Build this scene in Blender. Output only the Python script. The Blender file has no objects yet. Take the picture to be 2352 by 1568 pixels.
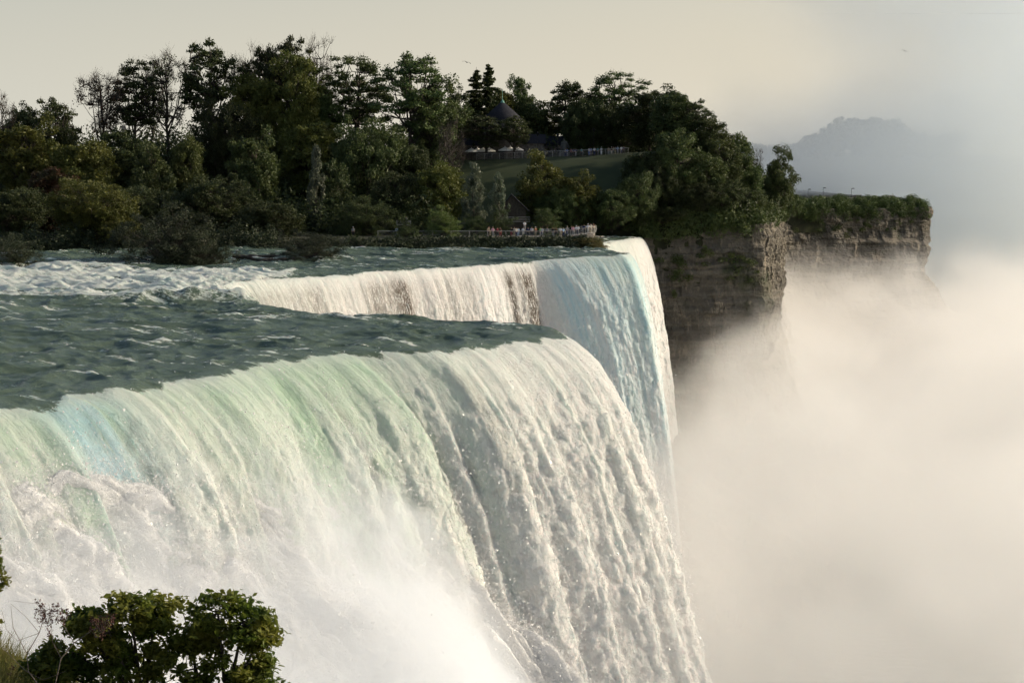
import bpy, math, random
import numpy as np
from mathutils import Vector

# ------------------------------------------------------------------ camera, sky, sun, exposure
sc = bpy.context.scene
COL = sc.collection
sc.render.engine = 'CYCLES'
sc.cycles.use_denoising = True
sc.cycles.volume_bounces = 6
sc.cycles.use_adaptive_sampling = True
sc.cycles.adaptive_threshold = 0.05
sc.cycles.adaptive_min_samples = 16
sc.cycles.max_bounces = 8
sc.cycles.diffuse_bounces = 2
sc.cycles.glossy_bounces = 2
sc.cycles.transmission_bounces = 4
sc.cycles.transparent_max_bounces = 12
sc.cycles.volume_step_rate = 1.0
sc.cycles.volume_max_steps = 256
sc.cycles.sample_clamp_indirect = 6.0
sc.view_settings.view_transform = 'Standard'
sc.view_settings.look = 'None'
sc.view_settings.gamma = 1.0
sc.view_settings.exposure = 0.2

CAMZ = 15.0
FL = 1650.0           # focal length in pixels of a 1024 wide frame
cam_d = bpy.data.cameras.new('camera')
cam = bpy.data.objects.new('camera', cam_d)
COL.objects.link(cam)
cam.location = (0, 0, CAMZ)
cam.rotation_euler = (math.radians(90), 0, 0)
cam_d.sensor_width = 36.0
cam_d.lens = 36.0 * FL / 1024.0
cam_d.shift_y = -179.0 / 1024.0
cam_d.clip_start = 0.5
cam_d.clip_end = 12000
sc.camera = cam

SUN_AZ = math.radians(76)      # from the viewing direction (+Y) towards the right (+X)
SUN_EL = math.radians(20)
SUNV = Vector((math.sin(SUN_AZ) * math.cos(SUN_EL), math.cos(SUN_AZ) * math.cos(SUN_EL), math.sin(SUN_EL)))
sun_d = bpy.data.lights.new('sun', 'SUN')
sun_d.energy = 4.2
sun_d.angle = math.radians(0.6)
sun_d.color = (1.0, 0.87, 0.68)
sun = bpy.data.objects.new('sun', sun_d)
COL.objects.link(sun)
sun.location = (200, 120, 120)
sun.rotation_euler = (-SUNV).to_track_quat('-Z', 'Y').to_euler()

world = bpy.data.worlds.new('World')
sc.world = world
world.use_nodes = True
wt = world.node_tree
for n in list(wt.nodes):
    wt.nodes.remove(n)
wo = wt.nodes.new('ShaderNodeOutputWorld')
bg = wt.nodes.new('ShaderNodeBackground')
sky = wt.nodes.new('ShaderNodeTexSky')
sky.sky_type = 'NISHITA'
sky.sun_disc = False
sky.sun_elevation = SUN_EL
sky.sun_rotation = SUN_AZ
sky.altitude = 100
sky.air_density = 1.0
sky.dust_density = 4.0
sky.ozone_density = 1.0
bg.inputs['Strength'].default_value = 0.13
# hazy summer air: the sky pales to cream towards the horizon
tc = wt.nodes.new('ShaderNodeTexCoord')
sep = wt.nodes.new('ShaderNodeSeparateXYZ'); wt.links.new(tc.outputs['Generated'], sep.inputs[0])
mr = wt.nodes.new('ShaderNodeMapRange'); mr.interpolation_type = 'SMOOTHERSTEP'
wt.links.new(sep.outputs[2], mr.inputs['Value'])
mr.inputs['From Min'].default_value = 0.30; mr.inputs['From Max'].default_value = -0.02
warm = wt.nodes.new('ShaderNodeMapRange')
wt.links.new(sep.outputs[0], warm.inputs['Value'])
warm.inputs['From Min'].default_value = -0.35; warm.inputs['From Max'].default_value = 0.35
hz = wt.nodes.new('ShaderNodeMix'); hz.data_type = 'RGBA'
wt.links.new(warm.outputs[0], hz.inputs[0])
HZS = 1 / 0.13
hz.inputs[6].default_value = (0.58 * HZS, 0.565 * HZS, 0.49 * HZS, 1)
hz.inputs[7].default_value = (0.70 * HZS, 0.63 * HZS, 0.50 * HZS, 1)
mxs = wt.nodes.new('ShaderNodeMix'); mxs.data_type = 'RGBA'
wt.links.new(mr.outputs[0], mxs.inputs[0])
wt.links.new(sky.outputs[0], mxs.inputs[6]); wt.links.new(hz.outputs[2], mxs.inputs[7])
wt.links.new(mxs.outputs[2], bg.inputs['Color'])
wt.links.new(bg.outputs[0], wo.inputs['Surface'])

# ------------------------------------------------------------------ helpers
K = 1024.0 / 2352.0
def at(x, y, Y):
    """point seen at (x, y) of the 2352 px wide photograph, at distance Y"""
    return Vector(((x * K - 512) / FL * Y, Y, CAMZ - (y * K - 162) / FL * Y))

def tag(o, label=None, cat=None, group=None, kind=None):
    if label: o['label'] = label
    if cat: o['category'] = cat
    if group: o['group'] = group
    if kind: o['kind'] = kind
    return o

def mesh_np(name, V, F, mats=(), smooth=False, attrs=None, midx=None):
    """V (n,3), F (m,k) all faces with k corners (or a list of such arrays)"""
    V = np.asarray(V, dtype=np.float32)
    Fs = F if isinstance(F, list) and not isinstance(F[0], tuple) else [F]
    Fs = [np.asarray(f, dtype=np.int32) for f in Fs if len(f)]
    me = bpy.data.meshes.new(name)
    me.vertices.add(len(V))
    me.vertices.foreach_set('co', V.ravel())
    nl = sum(f.size for f in Fs); nf = sum(len(f) for f in Fs)
    me.loops.add(nl); me.polygons.add(nf)
    me.loops.foreach_set('vertex_index', np.concatenate([f.ravel() for f in Fs]))
    tot = np.concatenate([np.full(len(f), f.shape[1], dtype=np.int32) for f in Fs])
    st = np.zeros(nf, dtype=np.int32); st[1:] = np.cumsum(tot)[:-1]
    me.polygons.foreach_set('loop_start', st)
    if midx is not None:
        me.polygons.foreach_set('material_index', np.asarray(midx, dtype=np.int32))
    me.polygons.foreach_set('use_smooth', np.full(nf, smooth, dtype=bool))
    if attrs:
        for k, a in attrs.items():
            at_ = me.attributes.new(k, 'FLOAT', 'POINT')
            at_.data.foreach_set('value', np.asarray(a, dtype=np.float32).ravel())
    for m in mats:
        me.materials.append(m)
    me.update(calc_edges=True)
    return me

def obj(name, me, parent=None, loc=None):
    o = bpy.data.objects.new(name, me)
    COL.objects.link(o)
    if parent is not None: o.parent = parent
    if loc is not None: o.location = loc
    return o

def empty(name, loc=(0, 0, 0), rz=0.0):
    o = bpy.data.objects.new(name, None)
    COL.objects.link(o)
    o.location = loc
    o.rotation_euler = (0, 0, rz)
    o.empty_display_size = 0.5
    return o

def grid_faces(nu, nv):
    i = np.arange(nu * nv, dtype=np.int32).reshape(nu, nv)
    return np.stack([i[:-1, :-1], i[1:, :-1], i[1:, 1:], i[:-1, 1:]], -1).reshape(-1, 4)

_r = np.random.RandomState(7)
_perm = _r.permutation(256).astype(np.int32); _perm = np.concatenate([_perm, _perm, _perm])
_g = _r.normal(size=(256, 3)); _g /= np.linalg.norm(_g, axis=1)[:, None]; _g = _g.astype(np.float32)
def noise(x, y, z=0.0):
    x, y, z = np.broadcast_arrays(np.asarray(x, np.float32), np.asarray(y, np.float32), np.asarray(z, np.float32))
    xi = np.floor(x).astype(np.int32); yi = np.floor(y).astype(np.int32); zi = np.floor(z).astype(np.int32)
    fx, fy, fz = x - xi, y - yi, z - zi
    u = fx * fx * fx * (fx * (fx * 6 - 15) + 10); v = fy * fy * fy * (fy * (fy * 6 - 15) + 10); w = fz * fz * fz * (fz * (fz * 6 - 15) + 10)
    xi &= 255; yi &= 255; zi &= 255
    def c(a, b, d):
        h = _perm[(_perm[(_perm[(xi + a) & 255] + yi + b) & 255] + zi + d) & 255]
        g = _g[h]
        return g[..., 0] * (fx - a) + g[..., 1] * (fy - b) + g[..., 2] * (fz - d)
    x00 = c(0, 0, 0) * (1 - u) + c(1, 0, 0) * u
    x10 = c(0, 1, 0) * (1 - u) + c(1, 1, 0) * u
    x01 = c(0, 0, 1) * (1 - u) + c(1, 0, 1) * u
    x11 = c(0, 1, 1) * (1 - u) + c(1, 1, 1) * u
    return (x00 * (1 - v) + x10 * v) * (1 - w) + (x01 * (1 - v) + x11 * v) * w * 1.0
def fbm(x, y, z=0.0, o=4, lac=2.03, gain=0.5):
    s = 0; a = 1.0
    for i in range(o):
        s = s + a * noise(x + 17.3 * i, y - 9.1 * i, np.asarray(z) + 3.7 * i)
        x = np.asarray(x) * lac; y = np.asarray(y) * lac; z = np.asarray(z) * lac; a *= gain
    return s
def billow(x, y, z=0.0, o=4, gain=0.5):
    s = 0; a = 1.0
    for i in range(o):
        s = s + a * (np.abs(noise(x + 5.3 * i, y + 2.9 * i, np.asarray(z) + 7.7 * i)) * 2.0)
        x = np.asarray(x) * 2.03; y = np.asarray(y) * 2.03; z = np.asarray(z) * 2.03; a *= gain
    return s
def sstep(a, b, x):
    t = np.clip((np.asarray(x, dtype=np.float64) - a) / (b - a), 0, 1)
    return t * t * (3 - 2 * t)

# ---- node helper
class NT:
    def __init__(s, nt): s.t = nt
    def n(s, typ, **kw):
        nd = s.t.nodes.new(typ)
        for k, v in kw.items(): setattr(nd, k, v)
        return nd
    def l(s, a, b): s.t.links.new(a, b)
    def put(s, sock, v):
        if isinstance(v, bpy.types.NodeSocket): s.l(v, sock)
        elif v is not None: sock.default_value = v
    def m(s, op, a, b=None, c=None, clamp=False):
        nd = s.n('ShaderNodeMath', operation=op, use_clamp=clamp)
        s.put(nd.inputs[0], a)
        if b is not None: s.put(nd.inputs[1], b)
        if c is not None: s.put(nd.inputs[2], c)
        return nd.outputs[0]
    def ss(s, a, b, x):
        nd = s.n('ShaderNodeMapRange', interpolation_type='SMOOTHSTEP')
        s.put(nd.inputs['Value'], x); s.put(nd.inputs['From Min'], a); s.put(nd.inputs['From Max'], b)
        return nd.outputs['Result']
    def noise(s, vec, scale, det=2.0, rough=0.5, dist=0.0):
        nd = s.n('ShaderNodeTexNoise'); s.put(nd.inputs['Vector'], vec)
        nd.inputs['Scale'].default_value = scale; nd.inputs['Detail'].default_value = det
        nd.inputs['Roughness'].default_value = rough; nd.inputs['Distortion'].default_value = dist
        return nd.outputs['Fac']
    def mapping(s, vec, scale=(1, 1, 1), loc=(0, 0, 0), rot=(0, 0, 0)):
        nd = s.n('ShaderNodeMapping'); s.put(nd.inputs['Vector'], vec)
        nd.inputs['Scale'].default_value = scale; nd.inputs['Location'].default_value = loc; nd.inputs['Rotation'].default_value = rot
        return nd.outputs[0]
    def mix(s, f, a, b):
        nd = s.n('ShaderNodeMix', data_type='RGBA')
        s.put(nd.inputs[0], f); s.put(nd.inputs[6], a); s.put(nd.inputs[7], b)
        return nd.outputs[2]
    def attr(s, name):
        return s.n('ShaderNodeAttribute', attribute_name=name).outputs['Fac']
    def obco(s): return s.n('ShaderNodeTexCoord').outputs['Object']
    def bump(s, h, dist, strength=1.0, normal=None):
        nd = s.n('ShaderNodeBump'); s.put(nd.inputs['Height'], h)
        nd.inputs['Distance'].default_value = dist; nd.inputs['Strength'].default_value = strength
        if normal: s.put(nd.inputs['Normal'], normal)
        return nd.outputs[0]
def mat(name):
    m = bpy.data.materials.new(name); m.use_nodes = True
    t = NT(m.node_tree)
    for n in list(m.node_tree.nodes): m.node_tree.nodes.remove(n)
    out = t.n('ShaderNodeOutputMaterial')
    return m, t, out
def principled(t, out, color=None, rough=0.6, spec=0.3, normal=None, **kw):
    p = t.n('ShaderNodeBsdfPrincipled')
    t.put(p.inputs['Base Color'], (*color, 1.0)[:4] if isinstance(color, tuple) else color)
    t.put(p.inputs['Roughness'], rough)
    t.put(p.inputs['Specular IOR Level'], spec)
    if normal is not None: t.l(normal, p.inputs['Normal'])
    for k, v in kw.items(): t.put(p.inputs[k], v)
    if out is not None: t.l(p.outputs[0], out.inputs['Surface'])
    return p
def simple(name, c1, c2=None, rough=0.7, scale=3.0, spec=0.3, metal=0.0, bump=0.0):
    m, t, out = mat(name)
    co = t.obco(); f = t.noise(co, scale, 4)
    c2 = c2 or tuple(min(1, v * 1.35) for v in c1)
    col = t.mix(t.ss(0.35, 0.65, f), (*c1, 1), (*c2, 1))
    nm = t.bump(f, bump) if bump else None
    principled(t, out, col, rough, spec, nm, Metallic=metal)
    return m
def leafmat(name, c1, c2, trans=0.25, rough=0.55, scale=0.35):
    m, t, out = mat(name)
    co = t.obco()
    f = t.ss(0.35, 0.65, t.noise(co, scale, 3))
    col = t.mix(f, (*c1, 1), (*c2, 1))
    oi = t.n('ShaderNodeObjectInfo')
    hs = t.n('ShaderNodeHueSaturation')
    t.put(hs.inputs['Color'], col)
    t.put(hs.inputs['Value'], t.m('MULTIPLY_ADD', oi.outputs['Random'], 0.5, 0.75))
    t.put(hs.inputs['Hue'], t.m('MULTIPLY_ADD', oi.outputs['Random'], 0.03, 0.485))
    p = principled(t, None, hs.outputs[0], rough, 0.25)
    tr = t.n('ShaderNodeBsdfTranslucent'); t.l(hs.outputs[0], tr.inputs['Color'])
    mx = t.n('ShaderNodeMixShader'); mx.inputs[0].default_value = trans
    t.l(p.outputs[0], mx.inputs[1]); t.l(tr.outputs[0], mx.inputs[2]); t.l(mx.outputs[0], out.inputs['Surface'])
    return m

# ------------------------------------------------------------------ water materials
def water_material():
    m, t, out = mat('water_and_foam')
    co = t.obco()
    foam = t.attr('foam'); green = t.attr('green')
    # dark river water
    deep = t.mix(t.noise(co, 0.12, 3), (0.062, 0.095, 0.066, 1), (0.115, 0.155, 0.112, 1))
    fine = t.noise(t.mapping(co, (0.8, 2.2, 1.5)), 2.6, 5, 0.7)
    bw = t.bump(fine, 0.16, 1.0)
    pw = principled(t, None, deep, 0.15, 0.42, bw); pw.inputs['IOR'].default_value = 1.33
    # foam: strands drawn out along the fall, froth grains over them
    cu = t.n('ShaderNodeCombineXYZ'); t.l(t.attr('su'), cu.inputs[0]); t.l(t.attr('ss'), cu.inputs[1]); t.l(t.attr('sd'), cu.inputs[2])
    uv = cu.outputs[0]
    st1 = t.noise(t.mapping(uv, (1.6, 0.16, 0.3)), 1.0, 5, 0.62, 0.4)
    st2 = t.noise(t.mapping(uv, (5.0, 0.9, 0.5)), 1.0, 4, 0.65, 0.3)
    fl = t.noise(co, 4.2, 5, 0.75)
    fm = t.noise(co, 0.9, 5, 0.65)
    fcol = t.mix(green, (0.92, 0.92, 0.91, 1), (0.56, 0.74, 0.58, 1))
    fcol = t.mix(t.m('MULTIPLY', t.attr('aqua_shade'), t.ss(0.85, 0.30, st1)), fcol, (0.54, 0.84, 0.97, 1))  # thick water's own aqua, and blue sky-lit shade painted into the foam colour
    aer = t.m('MULTIPLY', t.ss(0.56, 0.36, t.m('ADD', t.m('MULTIPLY', st1, 0.6), t.m('MULTIPLY', fm, 0.4))), t.m('MULTIPLY_ADD', green, 0.30, 0.12))
    fcol = t.mix(aer, fcol, (0.45, 0.56, 0.54, 1))
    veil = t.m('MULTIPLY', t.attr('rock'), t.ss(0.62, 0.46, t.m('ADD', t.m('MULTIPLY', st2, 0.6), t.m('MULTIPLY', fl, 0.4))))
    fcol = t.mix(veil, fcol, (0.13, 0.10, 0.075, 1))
    hh = t.m('ADD', t.m('ADD', t.m('MULTIPLY', fl, 0.75), t.m('MULTIPLY', fm, 0.55)), t.m('MULTIPLY', t.m('ADD', t.m('MULTIPLY', st1, 0.9), t.m('MULTIPLY', st2, 0.35)), t.ss(12.0, 2.0, t.attr('ss'))))
    vor = t.n('ShaderNodeTexVoronoi', feature='F1'); vor.inputs['Scale'].default_value = 1.1; vor.inputs['Detail'].default_value = 1.5
    wv = t.n('ShaderNodeVectorMath', operation='MULTIPLY_ADD'); t.l(t.n('ShaderNodeTexNoise').outputs['Color'], wv.inputs[0]); wv.inputs[1].default_value = (0.8, 0.8, 0.8); t.l(t.mapping(co, (1, 1, 0.6)), wv.inputs[2]); t.l(wv.outputs[0], vor.inputs['Vector'])
    hh = t.m('SUBTRACT', hh, t.m('MULTIPLY', vor.outputs['Distance'], t.m('MULTIPLY', t.ss(1.0, 10.0, t.attr('ss')), 1.5)))
    nb = t.bump(hh, 0.50, 1.0)
    pf = principled(t, None, fcol, 0.4, 0.35, nb, **{'Subsurface Weight': 0.85, 'Subsurface Scale': 1.0}); pf.inputs['Subsurface Radius'].default_value = (0.42, 0.48, 0.48)
    tr = t.n('ShaderNodeBsdfTranslucent'); t.l(fcol, tr.inputs['Color']); t.l(nb, tr.inputs['Normal'])
    mf = t.n('ShaderNodeMixShader'); t.put(mf.inputs[0], t.m('MULTIPLY_ADD', green, 0.05, 0.28))
    t.l(pf.outputs[0], mf.inputs[1]); t.l(tr.outputs[0], mf.inputs[2])
    # edge of the foam broken up by noise
    k = t.m('MULTIPLY', t.m('SUBTRACT', t.noise(t.mapping(co, (1, 2.2, 1)), 2.3, 6, 0.75), 0.5), 1.5)
    f = t.ss(0.36, 0.64, t.m('ADD', foam, k))
    f = t.m('MAXIMUM', f, t.ss(0.93, 1.0, foam))
    f = t.m('MULTIPLY', f, t.ss(0.0, 0.08, foam))
    mx = t.n('ShaderNodeMixShader'); t.put(mx.inputs[0], f)
    t.l(pw.outputs[0], mx.inputs[1]); t.l(mf.outputs[0], mx.inputs[2]); t.l(mx.outputs[0], out.inputs['Surface'])
    return m
M_WATER = water_material()

# ------------------------------------------------------------------ the river and the falls
FLOW = np.array([0.958, -0.287])
# crest of the big fall: x, y, z, speed over the lip, how green/thin the sheet is, (dark) rock showing
CREST = np.array([
 (-70, 68, 0.0, 5.6, 0.6), (-52, 88, 0.0, 5.8, 0.6), (-36.5, 101.5, -0.1, 5.8, 0.5), (-31.5, 106.5, -0.5, 5.2, 0.9),
 (-30.0, 108.0, -0.3, 5.4, 0.9), (-28.0, 111.5, 0.2, 6.0, 0.5), (-25.8, 114, 0.1, 5.9, 0.6), (-23, 117, 0.0, 5.6, 0.8), (-20.3, 124, 0.1, 6.2, 0.9),
 (-15.6, 129, 0.2, 6.4, 0.95), (-13.6, 131, 0.1, 5.4, 0.55), (-7.6, 133, 0.1, 5.4, 0.35), (-1.4, 140, 0.1, 5.9, 0.15), (3.4, 145, 0.0, 5.8, 0.1),
 (3.2, 149, 0.15, 4.5, 0.1), (-2, 153.5, 0.35, 4, 0.3), (-9, 156.5, 0.2, 4, 0.4), (-17, 160, 0.05, 4, 0.6), (-22, 166, 0.2, 4, 0.8), (-26, 172, 0.2, 4, 0.8),
 (-31, 183, 0.2, 3.8, 0.4), (-35.2, 196, 0.2, 3.8, 0.2), (-35, 206, 0.1, 3.7, 0.25), (-27, 217.5, 0.0, 2.7, 0.1), (-18.5, 229, 0.0, 2.3, 0.0), (-8, 240, 0.0, 2.3, 0.0),
 (2.2, 250, 0.0, 2.1, 0.0), (3.6, 250.8, 0.1, 4.0, 0.1), (9.5, 252.2, 0.55, 4.2, 0.35), (16.6, 253.8, 0.9, 3.1, 0.6), (18.2, 259, 0.8, 2.6, 0.6), (17, 270, 0.4, 3, 0.2), (16, 286, 0.2, 3, 0.0)], dtype=float)
VEIL = np.array([(14.5, 294, 0.3, 2.6, 0.1), (16.3, 300, 0.35, 2.7, 0.3), (19.0, 306.5, 0.5, 2.7, 0.3), (22.5, 313, 0.55, 2.7, 0.1), (24.6, 320, 0.5, 2.6, 0.0), (25.5, 325, 0.3, 2.6, 0.0)], dtype=float)

def resample(T, du, sm):
    seg = np.hypot(np.diff(T[:, 0]), np.diff(T[:, 1])); L = np.concatenate([[0], np.cumsum(seg)])
    u = np.arange(0, L[-1], du)
    A = np.stack([np.interp(u, L, T[:, i]) for i in range(T.shape[1])], 1)
    k = max(1, int(sm / du)); ker = np.hanning(k + 2)[1:-1]; ker /= ker.sum()
    for i in range(T.shape[1]):
        p = np.pad(A[:, i], (k, k), 'edge') if i > 3 else np.pad(A[:, i], (k, k), 'reflect', reflect_type='odd')
        A[:, i] = np.convolve(p, ker, 'same')[k:-k]
    return u, A

def rapids(X, Y):
    """0..1 how broken and white the river is"""
    Y0 = Y; Y = Y + 9 * fbm(X * 0.045, Y * 0.05, 3.0, 3)
    band = sstep(174, 184, Y) * sstep(232, 222, Y) * sstep(-24, -36, X + 0.0 * Y)
    band = np.maximum(band, 0.75 * sstep(222, 226, Y) * sstep(236, 228, Y) * sstep(-50, -62, X))
    return band * (0.5 + 0.6 * sstep(-0.25, 0.25, fbm(X * 0.045, Y0 * 0.16, 8.0, 4)))

def river_fall(T, du, r_up, drop, tag_seed, first_up=0.12, grow=1.012, max_step=0.45, fall_step=0.12, recess=None):
    u, A = resample(T, du, 2.2)
    nu = len(u)
    # upstream stations
    rs = [0.0]; st = first_up
    while rs[-1] > -r_up:
        rs.append(rs[-1] - st); st = min(st * grow, max_step)
    rs = np.array(rs[::-1])
    # fall stations: time so that arc steps are about even
    nt = int(drop / fall_step)
    tmax = math.sqrt(2 * drop / 9.8)
    tt = np.linspace(0, 1, nt + 1)[1:] ** 0.62 * tmax
    na = len(rs)
    cx, cy, cz, v, gr = [A[:, i][:, None] for i in range(5)]
    vv = v + 0.55 * fbm(u * 0.16, tag_seed, 0, 3)[:, None] + 0.22 * noise(u * 0.9, tag_seed + 4.0)[:, None]
    # base sheet
    Rh = np.concatenate([np.broadcast_to(rs[None, :], (nu, na)), vv * tt[None, :]], 1)
    Z = np.concatenate([np.zeros((nu, na)), np.broadcast_to(-4.9 * tt[None, :] ** 2, (nu, nt))], 1)
    X = cx + FLOW[0] * Rh; Y = cy + FLOW[1] * Rh
    up = np.clip(-Rh, 0, None)
    Z = Z + cz * np.exp(-up / 14.0) + 0.012 * np.clip(up - 4, 0, 60)
    # the lip draws down gently before it falls
    Z = Z - 0.10 * np.exp(-up / 2.5) * (Rh <= 0) - 0.10 * (Rh > 0)
    U = np.broadcast_to(u[:, None], X.shape)
    S = np.concatenate([np.broadcast_to(rs[None, :], (nu, na)), np.broadcast_to((4.9 * tt ** 2)[None, :], (nu, nt))], 1)  # metres fallen
    # normals of the base
    P = np.stack([X, Y, Z], -1)
    du_ = np.gradient(P, axis=0); ds_ = np.gradient(P, axis=1)
    N = np.cross(du_, ds_)
    N /= np.maximum(np.linalg.norm(N, axis=-1, keepdims=True), 1e-6)
    s_ = np.sign(N[:, :1, 2:3]); s_[s_ == 0] = 1
    N = N * s_
    fall = np.clip(S, 0, None)
    inf = sstep(-1.0, 1.5, S)          # 0 river, 1 fall
    # river waves
    rap = rapids(X, Y) if tag_seed == 1 else 0.2 * np.ones_like(X)
    a1 = FLOW[0] * X + FLOW[1] * Y; a2 = -FLOW[1] * X + FLOW[0] * Y
    wx = 0.8 * fbm(a1 * 0.1, a2 * 0.12, 1.0, 2); wy = 0.8 * fbm(a1 * 0.1, a2 * 0.12, 5.0, 2)
    rid = lambda sx, sy, z0: 1 - 2.0 * np.abs(noise(a1 * sx + wx, a2 * sy + wy, z0))
    w = 0.42 * fbm(a1 * 0.11, a2 * 0.16, 2.0, 2) + 0.46 * (rid(0.14, 0.17, 3.1) ** 2 - 0.5) + 0.24 * (rid(0.32, 0.42, 9.2) ** 2 - 0.5) + 0.12 * (rid(0.9, 1.15, 4.4) ** 2 - .5) + 0.04 * noise(a1 * 4.1, a2 * 3.3, 1.7)
    chop = 0.55 * (rid(0.11, 0.17, 7.0) ** 3) + 0.22 * (rid(0.4, 0.55, 3.3) ** 2) + 0.36 * fbm(a1 * 0.5, a2 * 0.7, 2.3, 4, 2.1, 0.65)
    near = np.exp(-up / 3.0)
    w = w * (1 - 0.45 * near) + rap * chop
    # two standing waves like the ones in the photograph
    if tag_seed == 1:
        for (x0, y0, lx, ly, h) in ((-38, 175, 9, 1.6, 1.25), (-30, 176, 7, 1.5, 0.8), (-60, 209, 12, 2.0, 0.9), (-62, 226, 9, 1.6, .9), (-30, 250, 8, 1.6, .6), (-20, 154, 10, 2.5, 0.35)):
            w = w + h * np.exp(-((X - x0) / lx) ** 2 - ((Y - y0 - 0.25 * (X - x0)) / ly) ** 2) * (0.8 + 0.6 * noise(a1 * 0.5, a2 * 0.5, 3))
    # streaks of the falling sheet: long along the fall, short across; lumps grow on the way down
    q = U + 0.35 * fbm(U * 0.3, S * 0.12, 2.2, 2) * sstep(0, 5, S)
    grow_ = sstep(0, 11, fall)
    wq = q + 0.5 * fbm(q * 0.5, S * 0.2, 3.0, 2); wS = S + 0.8 * fbm(q * 0.4, S * 0.25, 6.0, 2)
    d = 0.95 * fbm(q * 0.17, S * 0.014, 1.0 + tag_seed, 2) * sstep(0, 3, fall)
    d = d + 0.34 * fbm(q * 0.62, S * 0.035, 2.0, 3) * sstep(0, 2, fall)
    d = d + (0.05 + 0.50 * grow_) * fbm(wq * 0.42, wS * 0.16, 8.0, 3, 2.05, 0.6) * inf
    d = d + (0.05 + 0.24 * grow_) * fbm(wq * 1.2, wS * 0.75, 5.0, 4, 2.0, 0.68) * inf
    if tag_seed == 1:      # overlapping sheets: each bulges and breaks off sharply on its right
        fx = np.array([-60, -50, -43, -36, -31.5, -27.5, -24.6, -21.3, -18.6, -13.9, -10.4, -6.4, -3.6, -1.0, 1.4, 3.3, 6.0])
        fa = np.array([1, 1, 1, .9, 1.2, .9, .7, 1.1, .8, 1.5, .5, .9, .8, .9, .8, .6, .5])
        cw = cx + 0.0 * S + 0.55 * fbm(q * 0.35, S * 0.10, 17.0, 3) * sstep(0, 6, fall)
        kk = np.clip(np.searchsorted(fx, cw), 1, len(fx) - 1)
        w_ = fx[kk] - fx[kk - 1]; ph = np.clip((cw - fx[kk - 1]) / w_, 0, 1)
        prof = ph ** 1.2 * sstep(1.0, 1.0 - 0.45 / w_, ph)
        d = d + 1.15 * fa[kk] * prof * (0.10 + 0.90 * sstep(0, 8, fall)) * (Y < 160) * inf
        # plumes of froth hang from the sheets further down
    # scalloped streams near the lip
    d = d + 0.12 * noise(q * 1.4, S * 0.2, 12.0) * np.exp(-((S - 0.8) / 1.5) ** 2)
    k = {1: 1.0, 2: 0.7}[tag_seed]
    if tag_seed == 1:
        k = np.where(Y > 195, 0.72, 1.0) * (1 - 0.5 * sstep(2.4, 4.0, cx) * (Y > 240))
    disp = np.where(S < 0, 0, 1)[..., None] * N * (d * k)[..., None]
    P = P + disp
    P[..., 2] += w * (1 - inf)
    # foam and thin green water
    edge = 1.4 + 2.2 * fbm(U * 0.20, 3.0, 5.0 + tag_seed, 3) + 0.35 * noise(U * 0.7, 1.0)
    if tag_seed == 1: edge = np.where(Y > 200, edge * 0.3 - 0.1, edge)
    else: edge = edge * 0.3 - 0.6
    Shz = np.where(Rh > 0, Rh, Rh)
    foam_f = sstep(edge - 0.9, edge + 0.7, Shz)
    crest_w = sstep(0.10, 0.45, w) + 0.5 * sstep(0.55, 0.95, rid(1.1, 0.5, 14.0)) * sstep(-0.1, 0.3, fbm(a1 * 0.08, a2 * 0.2, 6.0, 2))
    fo_r = 0.34 * crest_w + rap * (0.34 + 0.50 * sstep(-0.1, 0.8, w + 0.5 * fbm(a1 * 0.12, a2 * 0.5, 1.5, 3))) + 0.30 * sstep(0.10, 0.5, fbm(a1 * 0.05, a2 * 0.22, 4.0, 3)) + 0.50 * sstep(0.12, 0.5, fbm(a1 * 0.13, a2 * 0.8, 14.0, 4, 2.1, 0.6))
    # white streaks that run to the lip
    streak = sstep(0.28, 0.5, noise(U * 0.45, Rh * 0.05, 9.0)) * np.exp(-up / 9)
    fo_r = fo_r + 0.28 * streak
    foam = np.maximum(fo_r * (1 - foam_f), foam_f)
    thin = gr * np.exp(-np.clip(fall - 1.0, 0, None) / 7.0) + 0.55 * gr * sstep(-0.15, -0.5, d * 0 + fbm(q * 0.3, S * 0.03, 4.0, 2) - 0.1)
    thin = thin + 0.5 * gr * sstep(0.0, 0.4, noise(q * 0.35, S * 0.03, 14.0)) * np.exp(-fall / 16)
    green = np.clip(thin, 0, 1) * inf + 0.35 * (1 - inf)
    # dark rock showing through gaps of the thin recess curtain
    rock = np.zeros_like(X); aqua_shade = np.zeros_like(X)
    if tag_seed == 1:
        inrec = (Y > 205) * sstep(3.4, 1.0, cx) * sstep(0.2, 2.5, fall)
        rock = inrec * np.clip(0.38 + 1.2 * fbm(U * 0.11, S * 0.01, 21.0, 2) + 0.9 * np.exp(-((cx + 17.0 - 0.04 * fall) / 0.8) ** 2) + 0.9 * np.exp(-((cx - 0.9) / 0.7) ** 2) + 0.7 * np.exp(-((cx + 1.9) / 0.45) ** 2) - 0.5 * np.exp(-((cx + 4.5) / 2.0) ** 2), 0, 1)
        aqua_shade = sstep(2.6, 4.2, cx) * (Y > 240) * (0.85 - 0.30 * sstep(2, 20, fall)) * (0.75 + 0.5 * noise(q * 0.4, S * 0.05, 2.0)) * inf  # far end: aqua water plus the blue of its shade, put into the colour
        aqua_shade = aqua_shade + 0.9 * np.exp(-((cx + 30.5) / 1.5) ** 2) * (Y < 125) * sstep(-0.5, 1, fall) * sstep(12, 4, fall)
    rock = np.maximum(rock, 0.30 * (Y < 160) * (tag_seed == 1) * sstep(0.1, 0.5, noise(q * 0.3, S * 0.03, 31.0)) * sstep(1, 3, fall) * sstep(16, 6, fall))
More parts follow.
